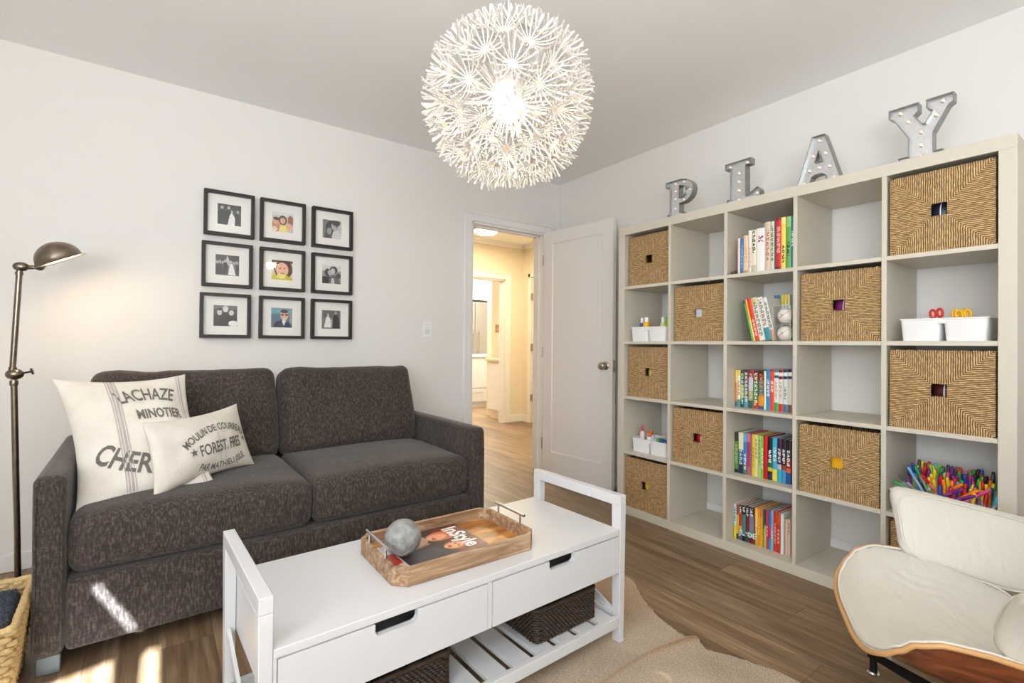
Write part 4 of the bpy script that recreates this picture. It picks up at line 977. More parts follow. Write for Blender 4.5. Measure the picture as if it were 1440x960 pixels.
# ------------------------------------------------------------------ throw pillows
def pillow(name, label, TL, TR, BL, BR, thick, prints, stripes, seed, bow=.06):
    t = thing(name, label, 'pillow')
    TL, TR, BL, BR = map(Vector, (TL, TR, BL, BR)); C = (TL+TR+BL+BR)/4; t.location = C
    ex = (TR-TL+BR-BL).normalized(); ez = (TL-BL+TR-BR).normalized(); nrm = ex.cross(ez).normalized()   # towards the viewer
    if nrm.y > 0: nrm = -nrm
    def surf(u, v, s):
        # edges pull in between the corners
        uu, vv = 2*u-1, 2*v-1
        P = BL*(1-u)*(1-v)+BR*u*(1-v)+TL*(1-u)*v+TR*u*v
        P = P-(ex*uu*(1-vv*vv)*bow*.5*abs(uu)**1)-(ez*vv*(1-uu*uu)*bow*.5*abs(vv)**1)
        k = (max(0, 1-uu**2)**.55)*(max(0, 1-vv**2)**.55)
        w = noise.noise(Vector((u*3.1+seed, v*2.6, s)))*.014+noise.noise(Vector((u*9+seed, v*7, s*3)))*.005
        ed = min(1, 6*min(u, 1-u, v, 1-v)+.0)
        return P+nrm*(s*(thick*k)+w*ed)-C
    n = 36; bm = nb(); g = {}
    for s in (1, -1):
        for i in range(n+1):
            for j in range(n+1):
                if s == -1 and (i in (0, n) or j in (0, n)): g[(s, i, j)] = g[(1, i, j)]
                else:
                    a, b = (1-math.cos(PI*i/n))/2, (1-math.cos(PI*j/n))/2
                    g[(s, i, j)] = bm.verts.new(surf(a, b, s if True else 0) if not (i in (0, n) or j in (0, n)) else surf(a, b, 0))
        for i in range(n):
            for j in range(n):
                q = [g[(s, i, j)], g[(s, i+1, j)], g[(s, i+1, j+1)], g[(s, i, j+1)]]; bm.faces.new(q if s > 0 else q[::-1])
    body = obj('cover', bm, M['linen'], t, smooth='all')
    W, Hh = (TR-TL).length, (TL-BL).length
    def on(u, v): 
        return surf(u, v, 1)+nrm*.0022
    if stripes:
        bm = nb()
        for (u0, wd) in stripes:
            m = 40; A = [bm.verts.new(on(u0, .02+.96*j/m)) for j in range(m+1)]; B = [bm.verts.new(on(u0+wd, .02+.96*j/m)) for j in range(m+1)]
            for j in range(m): bm.faces.new((A[j], B[j], B[j+1], A[j+1]))
        obj('woven_stripe', bm, M['stripe'], body)
    for (body_t, size, uc, vc, rad, rot, bold, sx) in prints:
        bm = nb()
        def f(x, y):
            x *= fit
            if rad:
                a = x/rad; R_ = rad+y; X, Y = R_*math.sin(a), R_*math.cos(a)-rad
            else: X, Y = x, y
            c_, s_ = math.cos(rot), math.sin(rot); X, Y = X*c_-Y*s_, X*s_+Y*c_
            return on(uc+X/W, vc+Y/Hh)
        if body_t == 'STAR': fit = 1
        else:
            xs_ = [q[0] for q in text2d(body_t, size, bold)[0]]; fit = sx/(max(xs_)-min(xs_))
        if body_t == 'STAR':
            pts = [(size*(1 if k % 2 == 0 else .42)*math.sin(PI*k/5), size*(1 if k % 2 == 0 else .42)*math.cos(PI*k/5)) for k in range(10)]
            c0 = bm.verts.new(f(0, 0)); vs = [bm.verts.new(f(*p)) for p in pts]
            for k in range(10): bm.faces.new((c0, vs[k], vs[(k+1) % 10]))
        else: add_text(bm, body_t, size, f, bold=bold, sub=2)
        obj('printed_star' if body_t == 'STAR' else 'printed_lettering', bm, M['ink'], body)
    return t
pillow('throw_pillow', 'large square linen pillow printed LACHAZE MINOTIER in the sofa corner', (-.325, 2.60, .935), (.110, 2.66, .938), (-.222, 2.30, .478), (.215, 2.37, .478), .075,
       [('LACHAZE', .100, .615, .735, .30, .03, .0020, .185), ('MINOTIER', .064, .690, .565, 0, .04, .0018, .168), ('(C', .05, .60, .43, 0, .05, .002, .04), ('CHERVY', .118, .40, .165, -.46, -.36, .003, .30)],
       [(.335, .007), (.352, .012), (.374, .018), (.402, .007), (.905, .006), (.925, .014)], 1.3)
pillow('lumbar_pillow', 'small oblong linen pillow printed FOREST FRES leaning on the large one', (-.041, 2.33, .778), (.313, 2.64, .795), (.0, 2.26, .500), (.383, 2.585, .512), .062,
       [('MOULIN DE COURREAU', .046, .575, .665, .25, .02, .0008, .325), ('FOREST. FRES', .066, .60, .345, 0, .02, .0014, .225), ('STAR', .019, .30, .42, 0, 0, 0, 1), ('STAR', .014, .895, .45, 0, 0, 0, 1), ('PAR MATHIEU (ISLE', .042, .60, .075, -.36, .03, .0008, .245)],
       [(.56, .004), (.62, .003)], 5.1, .04)

# ------------------------------------------------------------------ coffee table
TA = math.atan2(.048, 1.21)
ct = thing('coffee_table', 'long white coffee table with two drawers and a slatted shelf', 'table', (.183, 1.160, 0), TA)
TLn, TD, PW, TH = 1.216, .482, .030, .538     # length, depth, post size, end-frame height
PD = .042
for x0 in (0, TLn-PW):
    for y0 in (0, TD-PD):
        bm = nb(); vs = box(bm, x0, x0+PW, y0, y0+PD, 0, TH-.0385, .0015)
        for v in vs:
            if v.co.z < .06: v.co.x = x0+PW/2+(v.co.x-x0-PW/2)*.8; v.co.y = y0+PD/2+(v.co.y-y0-PD/2)*.8
        obj('leg', bm, M['white'], ct)
    bm = nb(); box(bm, x0, x0+PW, 0, TD, TH-.038, TH, .0015); obj('handle_rail', bm, M['white'], ct)
    bm = nb(); box(bm, x0+.004, x0+PW-.004, PD, TD-PD, .075, .105, .001); obj('lower_rail', bm, M['white'], ct)
    for s in (0, 1):
        bm = nb(); ya, yb = (PD, TD-PD) if s == 0 else (TD-PD, PD)
        d = Vector((0, yb-ya, .265-.105)); n_ = Vector((0, -d.z, d.y)).normalized()*.011
        xx = x0+.006+.009*s
        P = [(ya, .105), (yb, .265)]
        q = [bm.verts.new((x, P[i][0]+sg*n_.y, P[i][1]+sg*n_.z)) for x in (xx, xx+.009) for (i, sg) in ((0, -1), (1, -1), (1, 1), (0, 1))]
        for f in ((0, 1, 2, 3), (7, 6, 5, 4), (0, 4, 5, 1), (3, 2, 6, 7), (0, 3, 7, 4), (1, 5, 6, 2)): bm.faces.new([q[i] for i in f])
        obj('cross_brace', bm, M['white'], ct)
bm = nb(); box(bm, PW, TLn-PW, .002, TD-.002, .397, .418, .0015); obj('table_top', bm, M['white'], ct)
bm = nb(); a0, a1 = PW, TLn-PW
box(bm, a0, a0+.012, .02, TD-.006, .262, .397); box(bm, a1-.012, a1, .02, TD-.006, .262, .397); box(bm, TLn/2-.008, TLn/2+.008, .004, TD-.02, .262, .397)
box(bm, a0+.012, a1-.012, TD-.02, TD-.006, .262, .397); box(bm, a0+.012, a1-.012, .02, TD-.02, .262, .268)
box(bm, a0, a0+.008, .004, .02, .262, .397); box(bm, a1-.008, a1, .004, .02, .262, .397)
obj('drawer_case', bm, M['white'], ct)
for k in range(2):
    x0 = a0+.010 if k == 0 else TLn/2+.0105; x1 = TLn/2-.0105 if k == 0 else a1-.010
    cx = (x0+x1)/2; hw, hh = .058, .03
    bm = nb()
    P = [(x0, .264), (x1, .264), (x1, .394), (cx+hw, .394), (cx+hw, .394-hh+.012), (cx+hw-.004, .394-hh+.004), (cx+hw-.012, .394-hh), (cx-hw+.012, .394-hh), (cx-hw+.004, .394-hh+.004), (cx-hw, .394-hh+.012), (cx-hw, .394), (x0, .394)]
    prism(bm, P, lambda u, v, t_: (u, t_, v), .001, .019)
    box(bm, x0+.01, x1-.01, TD-.05, TD-.04, .27, .37); box(bm, x0+.01, x0+.02, .019, TD-.05, .27, .37); box(bm, x1-.02, x1-.01, .019, TD-.05, .27, .37); box(bm, x0+.02, x1-.02, .019, TD-.05, .27, .276)
    obj('drawer', bm, M['white'], ct)
bm = nb(); box(bm, PW, TLn-PW, .004, .024, .064, .101, .0015); obj('shelf_rail', bm, M['white'], ct)
bm = nb(); box(bm, PW, TLn-PW, TD-.024, TD-.004, .064, .101, .0015); obj('shelf_rail', bm, M['white'], ct)
ns = 12; pitch = (TLn-2*PW)/ns
for k in range(ns):
    x = PW+k*pitch; bm = nb(); box(bm, x+.013, x+pitch-.013, .024, TD-.024, .083, .099, .0015); obj('shelf_slat', bm, M['white'], ct)

# woven baskets
def woven(name, label, cat, w, d, h, loc, rz, mat, rows, period, r, tp=0, group=None, rim=.008, lean=0):
    t = thing(name, label, cat, loc, rz, group); bm = nb()
    def path(hw, hd, rr, step):
        pts = []; 
        seq = [((-hw+rr, -hd), (hw-rr, -hd), (hw-rr, -hd+rr), -90), ((hw, -hd+rr), (hw, hd-rr), (hw-rr, hd-rr), 0), ((hw-rr, hd), (-hw+rr, hd), (-hw+rr, hd-rr), 90), ((-hw, hd-rr), (-hw, -hd+rr), (-hw+rr, -hd+rr), 180)]
        for a, b, c, a0 in seq:
            L = math.dist(a, b); n = max(2, int(L/step))
            for k in range(n): pts.append((a[0]+(b[0]-a[0])*k/n, a[1]+(b[1]-a[1])*k/n))
            for k in range(4): an = math.radians(a0+90*k/4); pts.append((c[0]+rr*math.cos(an), c[1]+rr*math.sin(an)))
        return pts
    for j in range(rows):
        z = r+(h-2*r)*j/(rows-1); f = z/h; hw, hd = w/2-tp*(1-f), d/2-tp*(1-f)
        P = path(hw, hd, .018, period/4); n = len(P); out = []; s = 0
        for i, p in enumerate(P):
            if i: s += math.dist(p, P[i-1])
            wv = math.sin(2*PI*s/period+(j % 2)*PI)*r*.75
            q = P[(i+1) % n]; o_ = P[i-1]; tx, ty = q[0]-o_[0], q[1]-o_[1]; l = math.hypot(tx, ty) or 1
            out.append((p[0]+ty/l*wv, p[1]-tx/l*wv, z+.0006*math.sin(i*1.3+j)))
        tube(bm, out, r*(.92), 6, closed=True)
    obj('woven_side', bm, mat, t, smooth='all')
    bm = nb()
    hw, hd = w/2-.001, d/2-.001; P = path(hw, hd, .018, .012)
    tube(bm, [(p[0], p[1], h+.003*math.sin(i*1.1)*.5) for i, p in enumerate(P)], [rim+.0012*math.sin(i*1.7) for i in range(len(P))], 8, closed=True)
    obj('rim', bm, mat, t, smooth='all')
    bm = nb(); box(bm, -w/2+tp+.003, w/2-tp-.003, -d/2+tp+.003, d/2-tp-.003, 0.0, .006)
    hi = .0025
    for (x0, y0, x1, y1) in ((-1, -1, 1, -1), (1, -1, 1, 1), (1, 1, -1, 1), (-1, 1, -1, -1)):
        b = [bm.verts.new(p) for p in ((x0*(w/2-tp-.004), y0*(d/2-tp-.004), .006), (x1*(w/2-tp-.004), y1*(d/2-tp-.004), .006), (x1*(w/2-.004), y1*(d/2-.004), h-.002), (x0*(w/2-.004), y0*(d/2-.004), h-.002))]
        bm.faces.new(b)
    obj('lining', bm, mat, t)
    return t
woven('woven_basket', 'dark woven basket on the right of the coffee table shelf', 'basket', .285, .27, .105, (1.155, 1.393, .1015), TA, M['rattan'], 13, .015, .0043, group='dark baskets under the coffee table')
woven('woven_basket', 'dark woven basket on the left of the coffee table shelf', 'basket', .285, .27, .105, (.545, 1.370, .1015), TA, M['rattan'], 13, .015, .0043, group='dark baskets under the coffee table')
def folded(name, label, loc, rz, w, d, h, mat, cat):
    t = thing(name, label, cat, loc, rz)
    for k in range(3):
        bm = rbox(w/2-.004*k, d/2-.003*k, h/6-.0005, h/7, 4, lambda p, k=k: p+Vector((nz(p, 9, .003), nz(p+Vector((k, 0, 0)), 9, .003), 0)))
        for v in bm.verts: v.co.z += h/6+h/3*k
        obj('fold', bm, mat, t, smooth='all')
    return t
folded('folded_cloth', 'dark folded cloth filling the right basket under the table', (1.155, 1.393, .112), TA,   .24, .22, .088, pbr('dark_brown_cloth', S(56, 44, 38), .9, vary=.3), 'cloth')
folded('folded_cloth', 'dark folded cloth filling the left basket under the table', (.545, 1.370, .112), TA,   .24, .22, .088, pbr('black_cloth', S(36, 34, 34), .9, vary=.3), 'cloth')

# wooden tray
tr = thing('serving_tray', 'wooden tray with clipped corners and metal handles on the table', 'tray', (.777, 1.410, .4190), 0)
hx, hy, ch, th = .246, .158, .034, .012
def octo(ax, ay, c): return [(-ax+c, -ay), (ax-c, -ay), (ax, -ay+c), (ax, ay-c), (ax-c, ay), (-ax+c, ay), (-ax, ay-c), (-ax, -ay+c)]
O1, O2 = octo(hx, hy, ch), octo(hx-th, hy-th, ch-th*.4)
for k in range(8):
    bm = nb(); a, b = O1[k], O1[(k+1) % 8]; c, d = O2[(k+1) % 8], O2[k]
    q = [bm.verts.new((p[0], p[1], z)) for z in (0, .052) for p in (a, b, c, d)]
    for f in ((3, 2, 1, 0), (4, 5, 6, 7), (0, 1, 5, 4), (1, 2, 6, 5), (2, 3, 7, 6), (3, 0, 4, 7)): bm.faces.new([q[i] for i in f])
    bmesh.ops.bevel(bm, geom=[e for e in bm.edges], offset=.001, segments=1, affect='EDGES')
    obj('side_board', bm, M['traywood'], tr)
bm = nb(); prism(bm, O2, lambda u, v, t_: (u, v, t_), .002, .011); obj('tray_floor', bm, M['trayfloor'], tr)
for s in (-1, 1):
    x = s*(hx-th/2); bm = nb()
    tube(bm, [(x, -.088, .085), (x, .088, .085)], .0048, 12)
    hb = obj('handle', bm, M['chrome'], tr, smooth=True)
    for y in (-.065, .065):
        bm = nb(); tube(bm, [(x, y, .05), (x, y, .085)], .0036, 10); obj('handle_post', bm, M['chrome'], hb, smooth=True)

# magazines: local x = reading direction across the page, y = up the page
def magazine(label, loc, rz, w, h, bg, shapes, title=None, rx=(0, 0)):
    t = thing('magazine', label, 'magazine', loc, rz); t.rotation_euler = (rx[0], rx[1], rz)
    bm = nb(); box(bm, -w/2+.001, w/2-.001, -h/2+.001, h/2-.001, 0, .005); obj('pages', bm, M['paper'], t)
    nx, ny = 60, 80
    cv = picture('cover', w, h, nx, ny, lambda u, v: (-w/2+w*u, -h/2+h*v, .0054), raster(nx, ny, bg, shapes, .05, 3), M['painted'], t)
    if title:
        bm = nb(); add_text(bm, title[0], title[1], lambda x, y: (title[2]+x*title[4], title[3]+y, .0060), bold=title[5]); obj('masthead', bm, plain(240, 240, 238), cv)
    return t
shp = [('b', 0, 1, 0, 1, (52, 44, 44)), ('b', .02, .98, .62, .97, (120, 34, 34)), ('b', .45, .6, .3, 1, (60, 34, 34)), ('p', [(.0, 0), (.1, .35), (.5, .45), (.62, .1), (.6, 0)], (150, 116, 88)), ('e', .32, .66, .17, .19, (196, 104, 58)), ('e', .32, .60, .11, .13, (226, 160, 118)), ('e', .30, .28, .2, .2, (188, 152, 120)), ('e', .36, .55, .05, .02, (150, 30, 30)),
       ('e', .74, .70, .16, .17, (150, 74, 40)), ('e', .74, .66, .11, .13, (222, 158, 112)), ('e', .70, .69, .02, .012, (40, 24, 20)), ('e', .79, .69, .02, .012, (40, 24, 20)), ('e', .745, .59, .05, .02, (160, 30, 36)), ('p', [(.6, 0), (.62, .45), (.8, .5), (1, .3), (1, 0)], (64, 60, 62))]
magazine('InStyle magazine with two faces on its cover lying on the tray', (.735, 1.428, .4375), -PI/2+.04, .212, .275, (52, 44, 44), shp, ('InStyle', .078, 0.0, .073, .86, .0022))
magazine('red-covered magazine peeking out under the stone ball', (.690, 1.400, .4305), -PI/2-.10, .2, .262, (150, 26, 34), [('e', .5, .3, .4, .25, (206, 60, 50)), ('b', 0, 1, 0, .035, (224, 224, 232)), ('e', .8, .2, .1, .1, (230, 190, 170)), ('b', .0, .35, .035, .12, (206, 206, 216))])
bm = nb(); bmesh.ops.create_icosphere(bm, subdivisions=5, radius=.054)
for v in bm.verts:
    p = v.co.copy(); v.co *= 1+.010*noise.noise(p*16)+.045*min(0, noise.noise(p*34+Vector((3, 1, 0)))+.18)
tag(obj('stone_ball', bm, M['stone'], smooth='all', loc=(.613, 1.398, .4430+.0545)), 'round grey cracked stone ball on the magazines in the tray', 'ornament')
# ------------------------------------------------------------------ floor lamp
POLE = -.022
fl = thing('floor_lamp', 'tall aged-metal pharmacy floor lamp left of the sofa', 'lamp', (-.4575, 2.90, 0))
bm = nb(); lathe(bm, [(0, 0), (.12, 0), (.125, .006), (.12, .014), (.05, .022), (.02, .03), (0, .03)], 36); obj('base', bm, M['bronze'], fl, smooth=True)
bm = nb(); tube(bm, [(0, 0, .02), (POLE, 0, .918)], .011, 16)
for z in (.045,): lathe(bm, [(0, z-.02), (.014, z-.018), (.02, z-.006), (.021, z), (.02, z+.006), (.014, z+.018), (0, z+.02)], 20)
obj('pole', bm, M['bronze'], fl, smooth=True)
bm = nb(); lathe(bm, [(0, .893), (.013, .895), (.014, .90), (.014, .91), (.013, .916), (0, .918)], 18, Matrix.Translation((POLE, 0, 0))); obj('collar', bm, M['bronze'], fl, smooth=True)
# joint, knob
bm = nb(); ball(bm, (POLE+.002, 0, .942), .026, 18, 12, (1.15, .9, .9)); obj('joint', bm, M['bronze'], fl, smooth='all')
bm = nb(); tube(bm, [(.0, 0, .945), (.03, -.004, .952)], .004, 10); lathe(bm, [(0, 0), (.014, .001), (.014, .007), (0, .010)], 16, Matrix.Translation((.03, -.004, .952)) @ Matrix.Rotation(1.3, 4, 'Y')); obj('joint_knob', bm, M['black'], fl, smooth=True)
J = Vector((-.027, 0, .947)); Kk = Vector((-.008, -.01, 1.391))
bm = nb(); tube(bm, [J, J+(Kk-J)*.5, Kk], .0105, 14)
for f in (.03, .93):
    p = J+(Kk-J)*f; tube(bm, [p, p+(Kk-J).normalized()*.012], .0135, 16)
obj('upper_arm', bm, M['bronze'], fl, smooth=True)
bm = nb(); ball(bm, Kk+Vector((.004, 0, .004)), .021, 18, 12, (1.25, .95, .95)); tube(bm, [Kk+Vector((.015, 0, .002)), Kk+Vector((.07, -.005, .008))], .009, 12); ball(bm, Kk+Vector((.062, -.004, .010)), .018, 16, 10); obj('swivel', bm, M['bronze'], fl, smooth='all')
# shade: dome whose open rim faces down and right
ax = Vector((.42, .09, -.80)).normalized(); rimc = Vector((.120, -.02, 1.430))
zq = (-ax); xq = Vector((1, 0, 0)); xq = (xq-zq*xq.dot(zq)).normalized(); yq = zq.cross(xq)
MS = Matrix.Identity(4)
for i, v in enumerate((xq, yq, zq)):
    for j in range(3): MS[j][i] = v[j]
MS.translation = rimc
R0 = .084
prof = [(R0+.012, 0.0), (R0+.004, .003), (R0, .006)]+[(R0*math.cos(a), .006+R0*.92*math.sin(a)) for a in [PI/2*k/9 for k in range(1, 10)]]
bm = nb(); lathe(bm, prof+[(0, .006+R0*.92)], 36, MS); shd = obj('shade', bm, M['bronze'], fl, smooth='all')
bm = nb(); lathe(bm, [(r*.975, z-.001 if z > .004 else z+.0006) for r, z in prof]+[(0, .006+R0*.9)], 36, MS); obj('shade_lining', bm, M['shadeinside'], shd, smooth='all')
bm = nb(); ball(bm, MS @ Vector((0, 0, .042)), .024, 16, 12); obj('bulb', bm, emit('warm_lamp_bulb', (1, .76, .52, 1), 92), fl, smooth='all')

# ------------------------------------------------------------------ basket with blanket at the left edge
woven('laundry_basket', 'pale straw basket with a slate blanket beside the sofa arm', 'basket', .44, .40, .262, (-.545, 2.155, .001), .04, M['straw'], 15, .034, .0098, tp=.03, rim=.011)
bm = rbox(.197, .177, .09, .045, 22, None)
for v in bm.verts:
    p = v.co.copy(); v.co += Vector((noise.noise(p*14), noise.noise(p*14+Vector((5, 0, 0))), noise.noise(p*12+Vector((0, 7, 0)))))*.014
    if p.z > 0: v.co.z += .018*math.sin(p.y*26)*math.exp(-abs(p.x)*2)+.006*noise.noise(p*70)
bl = thing('blanket', 'fluffy slate-blue blanket folded in the straw basket', 'blanket', (-.545, 2.155, .172), .04)
obj('blanket_folds', bm, M['fleece'], bl, smooth='all')
rr = random.Random(3); bm = nb()
for k in range(5200):
    x, y = rr.uniform(-.185, .185), rr.uniform(-.165, .165); z = .075+.018*math.sin(y*26)*math.exp(-abs(x)*2)+.006; 
    a = rr.uniform(0, 2*PI); L = rr.uniform(.012, .02); dx, dy = math.cos(a), math.sin(a)
    p0 = Vector((x, y, z)); p1 = p0+Vector((dx*L*.6, dy*L*.6, L*.7)); s = Vector((-dy, dx, 0))*.0009
    bm.faces.new([bm.verts.new(p0-s), bm.verts.new(p0+s), bm.verts.new(p1)])
pile = obj('pile', bm, M['fleece'], bl); pile['kind'] = 'stuff'

# ------------------------------------------------------------------ cowhide rug
out = [(1.70, 1.66), (1.79, 1.60), (1.785, 1.50), (1.71, 1.39), (1.655, 1.285), (1.618, 1.18), (1.606, 1.10), (1.622, 1.055), (1.603, 1.005), (1.632, .95), (1.66, .88), (1.69, .77), (1.67, .58), (1.56, .40), (1.34, .22), (1.05, .10), (.75, .10), (.55, .25), (.50, .55), (.58, .85), (.72, 1.05), (.78, 1.25), (.86, 1.42), (1.05, 1.50), (1.28, 1.53), (1.48, 1.62)]
C0 = Vector((1.18, .92)); P = []
n = len(out)
for i in range(n):
    p0, p1, p2, p3 = [Vector(out[(i+k-1) % n]) for k in range(4)]
    for s in range(14):
        t = s/14; P.append(.5*((2*p1)+(p2-p0)*t+(2*p0-5*p1+4*p2-p3)*t*t+(3*p1-p0-3*p2+p3)*t**3))
for i, p in enumerate(P): p += Vector((noise.noise(Vector((i*.3, 0, 0))), noise.noise(Vector((0, i*.3, 0)))))*.006
me = bpy.data.meshes.new('rug'); V = [(C0.x, C0.y, .009)]; F = []; m = len(P); rings = 90
crA, crB = Vector((1.625, 1.062)), Vector((1.13, 1.115))
def crease(q):
    d = crB-crA; t = max(0, min(1, (q-crA).dot(d)/d.length_squared)); c = crA+d*t+Vector((0, .02*math.sin(t*4))); return (q-c).length, t
for r in range(1, rings+1):
    f = r/rings
    for p in P:
        q = C0+(p-C0)*f; dd, tt = crease(q); z = .007+.014*math.exp(-(dd/.018)**2)*(1-tt)+.003*noise.noise(Vector((q.x*7, q.y*7, 0)))*f
        if r == rings: z = .001
        V.append((q.x, q.y, max(.001, z)))
for i in range(m): F.append((0, 1+i, 1+(i+1) % m))
for r in range(rings-1):
    for i in range(m): a, b = 1+r*m, 1+(r+1)*m; F.append((a+i, b+i, b+(i+1) % m, a+(i+1) % m))
me.from_pydata(V, [], F); me.materials.append(M['hide'])
cols = {}
for p in me.polygons:
    c = p.center; q = Vector((c.x, c.y)); dd, tt = crease(q)
    k = 1.0
    col = (255, 255, 255)
    if dd < .013*(1-.5*tt): col = (226, 176, 116)
    if q.y > 1.28: col = (238, 206, 168)
    if (q-Vector((1.40, .86))).length < .03 and q.x < 1.42: col = (255, 255, 255)
    cols[p.index] = col
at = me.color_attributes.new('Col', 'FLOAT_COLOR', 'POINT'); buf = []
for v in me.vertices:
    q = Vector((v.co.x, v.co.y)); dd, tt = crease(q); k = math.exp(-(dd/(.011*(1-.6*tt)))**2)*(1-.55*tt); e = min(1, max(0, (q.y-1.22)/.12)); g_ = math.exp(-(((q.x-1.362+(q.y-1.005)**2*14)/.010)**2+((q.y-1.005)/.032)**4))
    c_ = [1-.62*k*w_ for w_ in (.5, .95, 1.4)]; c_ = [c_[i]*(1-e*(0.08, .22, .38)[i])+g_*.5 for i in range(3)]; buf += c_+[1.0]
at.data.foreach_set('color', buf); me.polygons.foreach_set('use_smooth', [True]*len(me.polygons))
rug = bpy.data.objects.new('rug', me); COL.objects.link(rug); tag(rug, 'tan and cream cowhide rug under the coffee table', 'rug')

# ------------------------------------------------------------------ lounge chair
fd = Vector((-.50, .866, 0)).normalized(); CA = math.atan2(-fd.x, fd.y)
lc = thing('lounge_chair', 'low ivory leather lounge chair with rosewood shell at the right edge', 'chair', (1.77, .29, 0), CA)
def interp(tab, x):
    if x <= tab[0][0]: return tab[0][1]
    for (a, b), (c, d) in zip(tab, tab[1:]):
        if x <= c:
            t = (x-a)/(c-a); t = t*t*(3-2*t); return b+(d-b)*t
    return tab[-1][1]
EB = [(-.25, .30), (-.16, .333), (-.10, .372), (-.03, .400), (.05, .428), (.12, .440), (.20, .443), (.25, .432), (.275, .408), (.30, .386), (.33, .37)]
ZI = [(-.25, .29), (-.1, .335), (0, .352), (.1, .366), (.2, .372), (.27, .358), (.33, .325)]
def top(a, b, w): 
    s = min(1, abs(a)/max(w, .01)); return interp(ZI, b)+(interp(EB, b)-interp(ZI, b))*s**2.3
def wid(b): return .302*(1-.26*max(0, (.02-b)/.27)**1.3)
def disc(r, th):
    n = 5.0
    ca, sa = math.cos(th), math.sin(th)
    x = math.copysign(abs(ca)**(2/n), ca)*r; y = math.copysign(abs(sa)**(2/n), sa)*r
    b = .035+.285*y+(.012*(1-x*x) if y > 0 else 0)*abs(y)
    return x*wid(b), b, x
def sheet(bm, zf, nr=16, nt=72, scale=1.0, r0=0):
    rings = []
    for i in range(nr+1):
        r = i/nr
        ring = []
        if i == 0:
            a, b, x = disc(0, 0); ring = [bm.verts.new((a, b, zf(a, b, 0)))]
        else:
            for k in range(nt):
                a, b, x = disc(r*scale, 2*PI*k/nt); ring.append(bm.verts.new((a, b, zf(a, b, r))))
        rings.append(ring)
    for A, B in zip(rings, rings[1:]):
        for k in range(nt):
            if len(A) == 1: bm.faces.new((A[0], B[k], B[(k+1) % nt]))
            else: bm.faces.new((A[k], B[k], B[(k+1) % nt], A[(k+1) % nt]))
    return rings
def join(bm, A, B):
    n = len(A)
    for k in range(n): bm.faces.new((A[k], A[(k+1) % n], B[(k+1) % n], B[k]))
def sdepth(b): return interp([(-.25, .05), (-.1, .085), (.1, .10), (.2, .075), (.27, .03), (.33, .012)], b)
def tz(a, b): return top(a, b, wid(b))
def shell_z(a, b, r, off=0): return tz(a, b)-.012-sdepth(b)*(1-r**9)-off
bm = nb(); A = sheet(bm, lambda a, b, r: shell_z(a, b, r)); B = sheet(bm, lambda a, b, r: shell_z(a, b, r, .009)); join(bm, A[-1], B[-1])
sh = obj('seat_shell', bm, M['rosewood'], lc, smooth='all')
bm = nb()
rim = [(v[0]*1.004, v[1]*1.0, v[2]) for v in [(lambda a, b, x: (a, b, tz(a, b)-.0125))(*disc(1.003, 2*PI*k/110)) for k in range(110)]]
tube(bm, rim, .0062, 8, closed=True); obj('plywood_edge', bm, M['ply'], sh, smooth='all')
def cush_top(a, b, r):
    z = tz(a, b)-.010*(r**10)
    z += .0035*noise.noise(Vector((a*9, b*26, 2)))*(1-r**4)+.002*math.sin(math.hypot(a-.22, b-.10)*150)*math.exp(-((a-.18)**2+(b-.12)**2)/.006)
    return z+.006*(1-r**6)
bm = nb(); A = sheet(bm, cush_top, scale=.988, nr=28, nt=110); B = sheet(bm, lambda a, b, r: shell_z(a, b, r, -.002), scale=.988, nr=8, nt=110); join(bm, A[-1], B[-1])
cu = obj('seat_cushion', bm, M['leather'], lc, smooth='all')
bm = nb(); tube(bm, [(lambda a, b, x: (a, b, tz(a, b)-.0045))(*disc(.975, 2*PI*k/110)) for k in range(110)], .0038, 8, closed=True); obj('welt', bm, M['leather'], cu, smooth='all')
# arm pads: curved pads, upright inside face rolling outwards on top
def armpad(s):
    def fn(p):
        # p.x across (thickness), p.y along, p.z height
        u, w = p.y/.165, p.z/.10
        q = Vector((p.x, p.y, p.z))
        lean_ = .03*max(0, w+1)**1.6
        k = max(0, 1-abs(u)**6)**.35 if abs(u) < 1 else 0
        q.z = q.z*(.72+.28*k)
        if s > 0: q.y = .165-(.165-q.y)*(1+.28*(w+1)/2)
        q.x += s*(lean_+.012*w)
        q.x += -s*.010*k*(1-w*w)
        q.z -= .21*p.y*-1 if False else -.24*p.y
        return q
    return fn
for s in (1, -1):
    fn = armpad(s)
    bm = rbox(.026, .165, .10, .025, 10, fn)
    b0 = -.03 if s > 0 else -.055
    for v in bm.verts: v.co += Vector((s*(.305 if s > 0 else .285), b0, .478))
    ap = obj('arm_pad', bm, M['leather'], lc, smooth='all')
    bm = nb(); pts = []
    for k in range(64):
        a = 2*PI*k/64; n = 4.5; y = math.copysign(abs(math.cos(a))**(2/n), math.cos(a))*.158; z = math.copysign(abs(math.sin(a))**(2/n), math.sin(a))*.093
        p = fn(Vector((-s*.024, y, z))); pts.append(p+Vector((s*(.305 if s > 0 else .285), b0, .478)))
    tube(bm, pts, .0036, 8, closed=True); obj('welt', bm, M['leather'], ap, smooth='all')
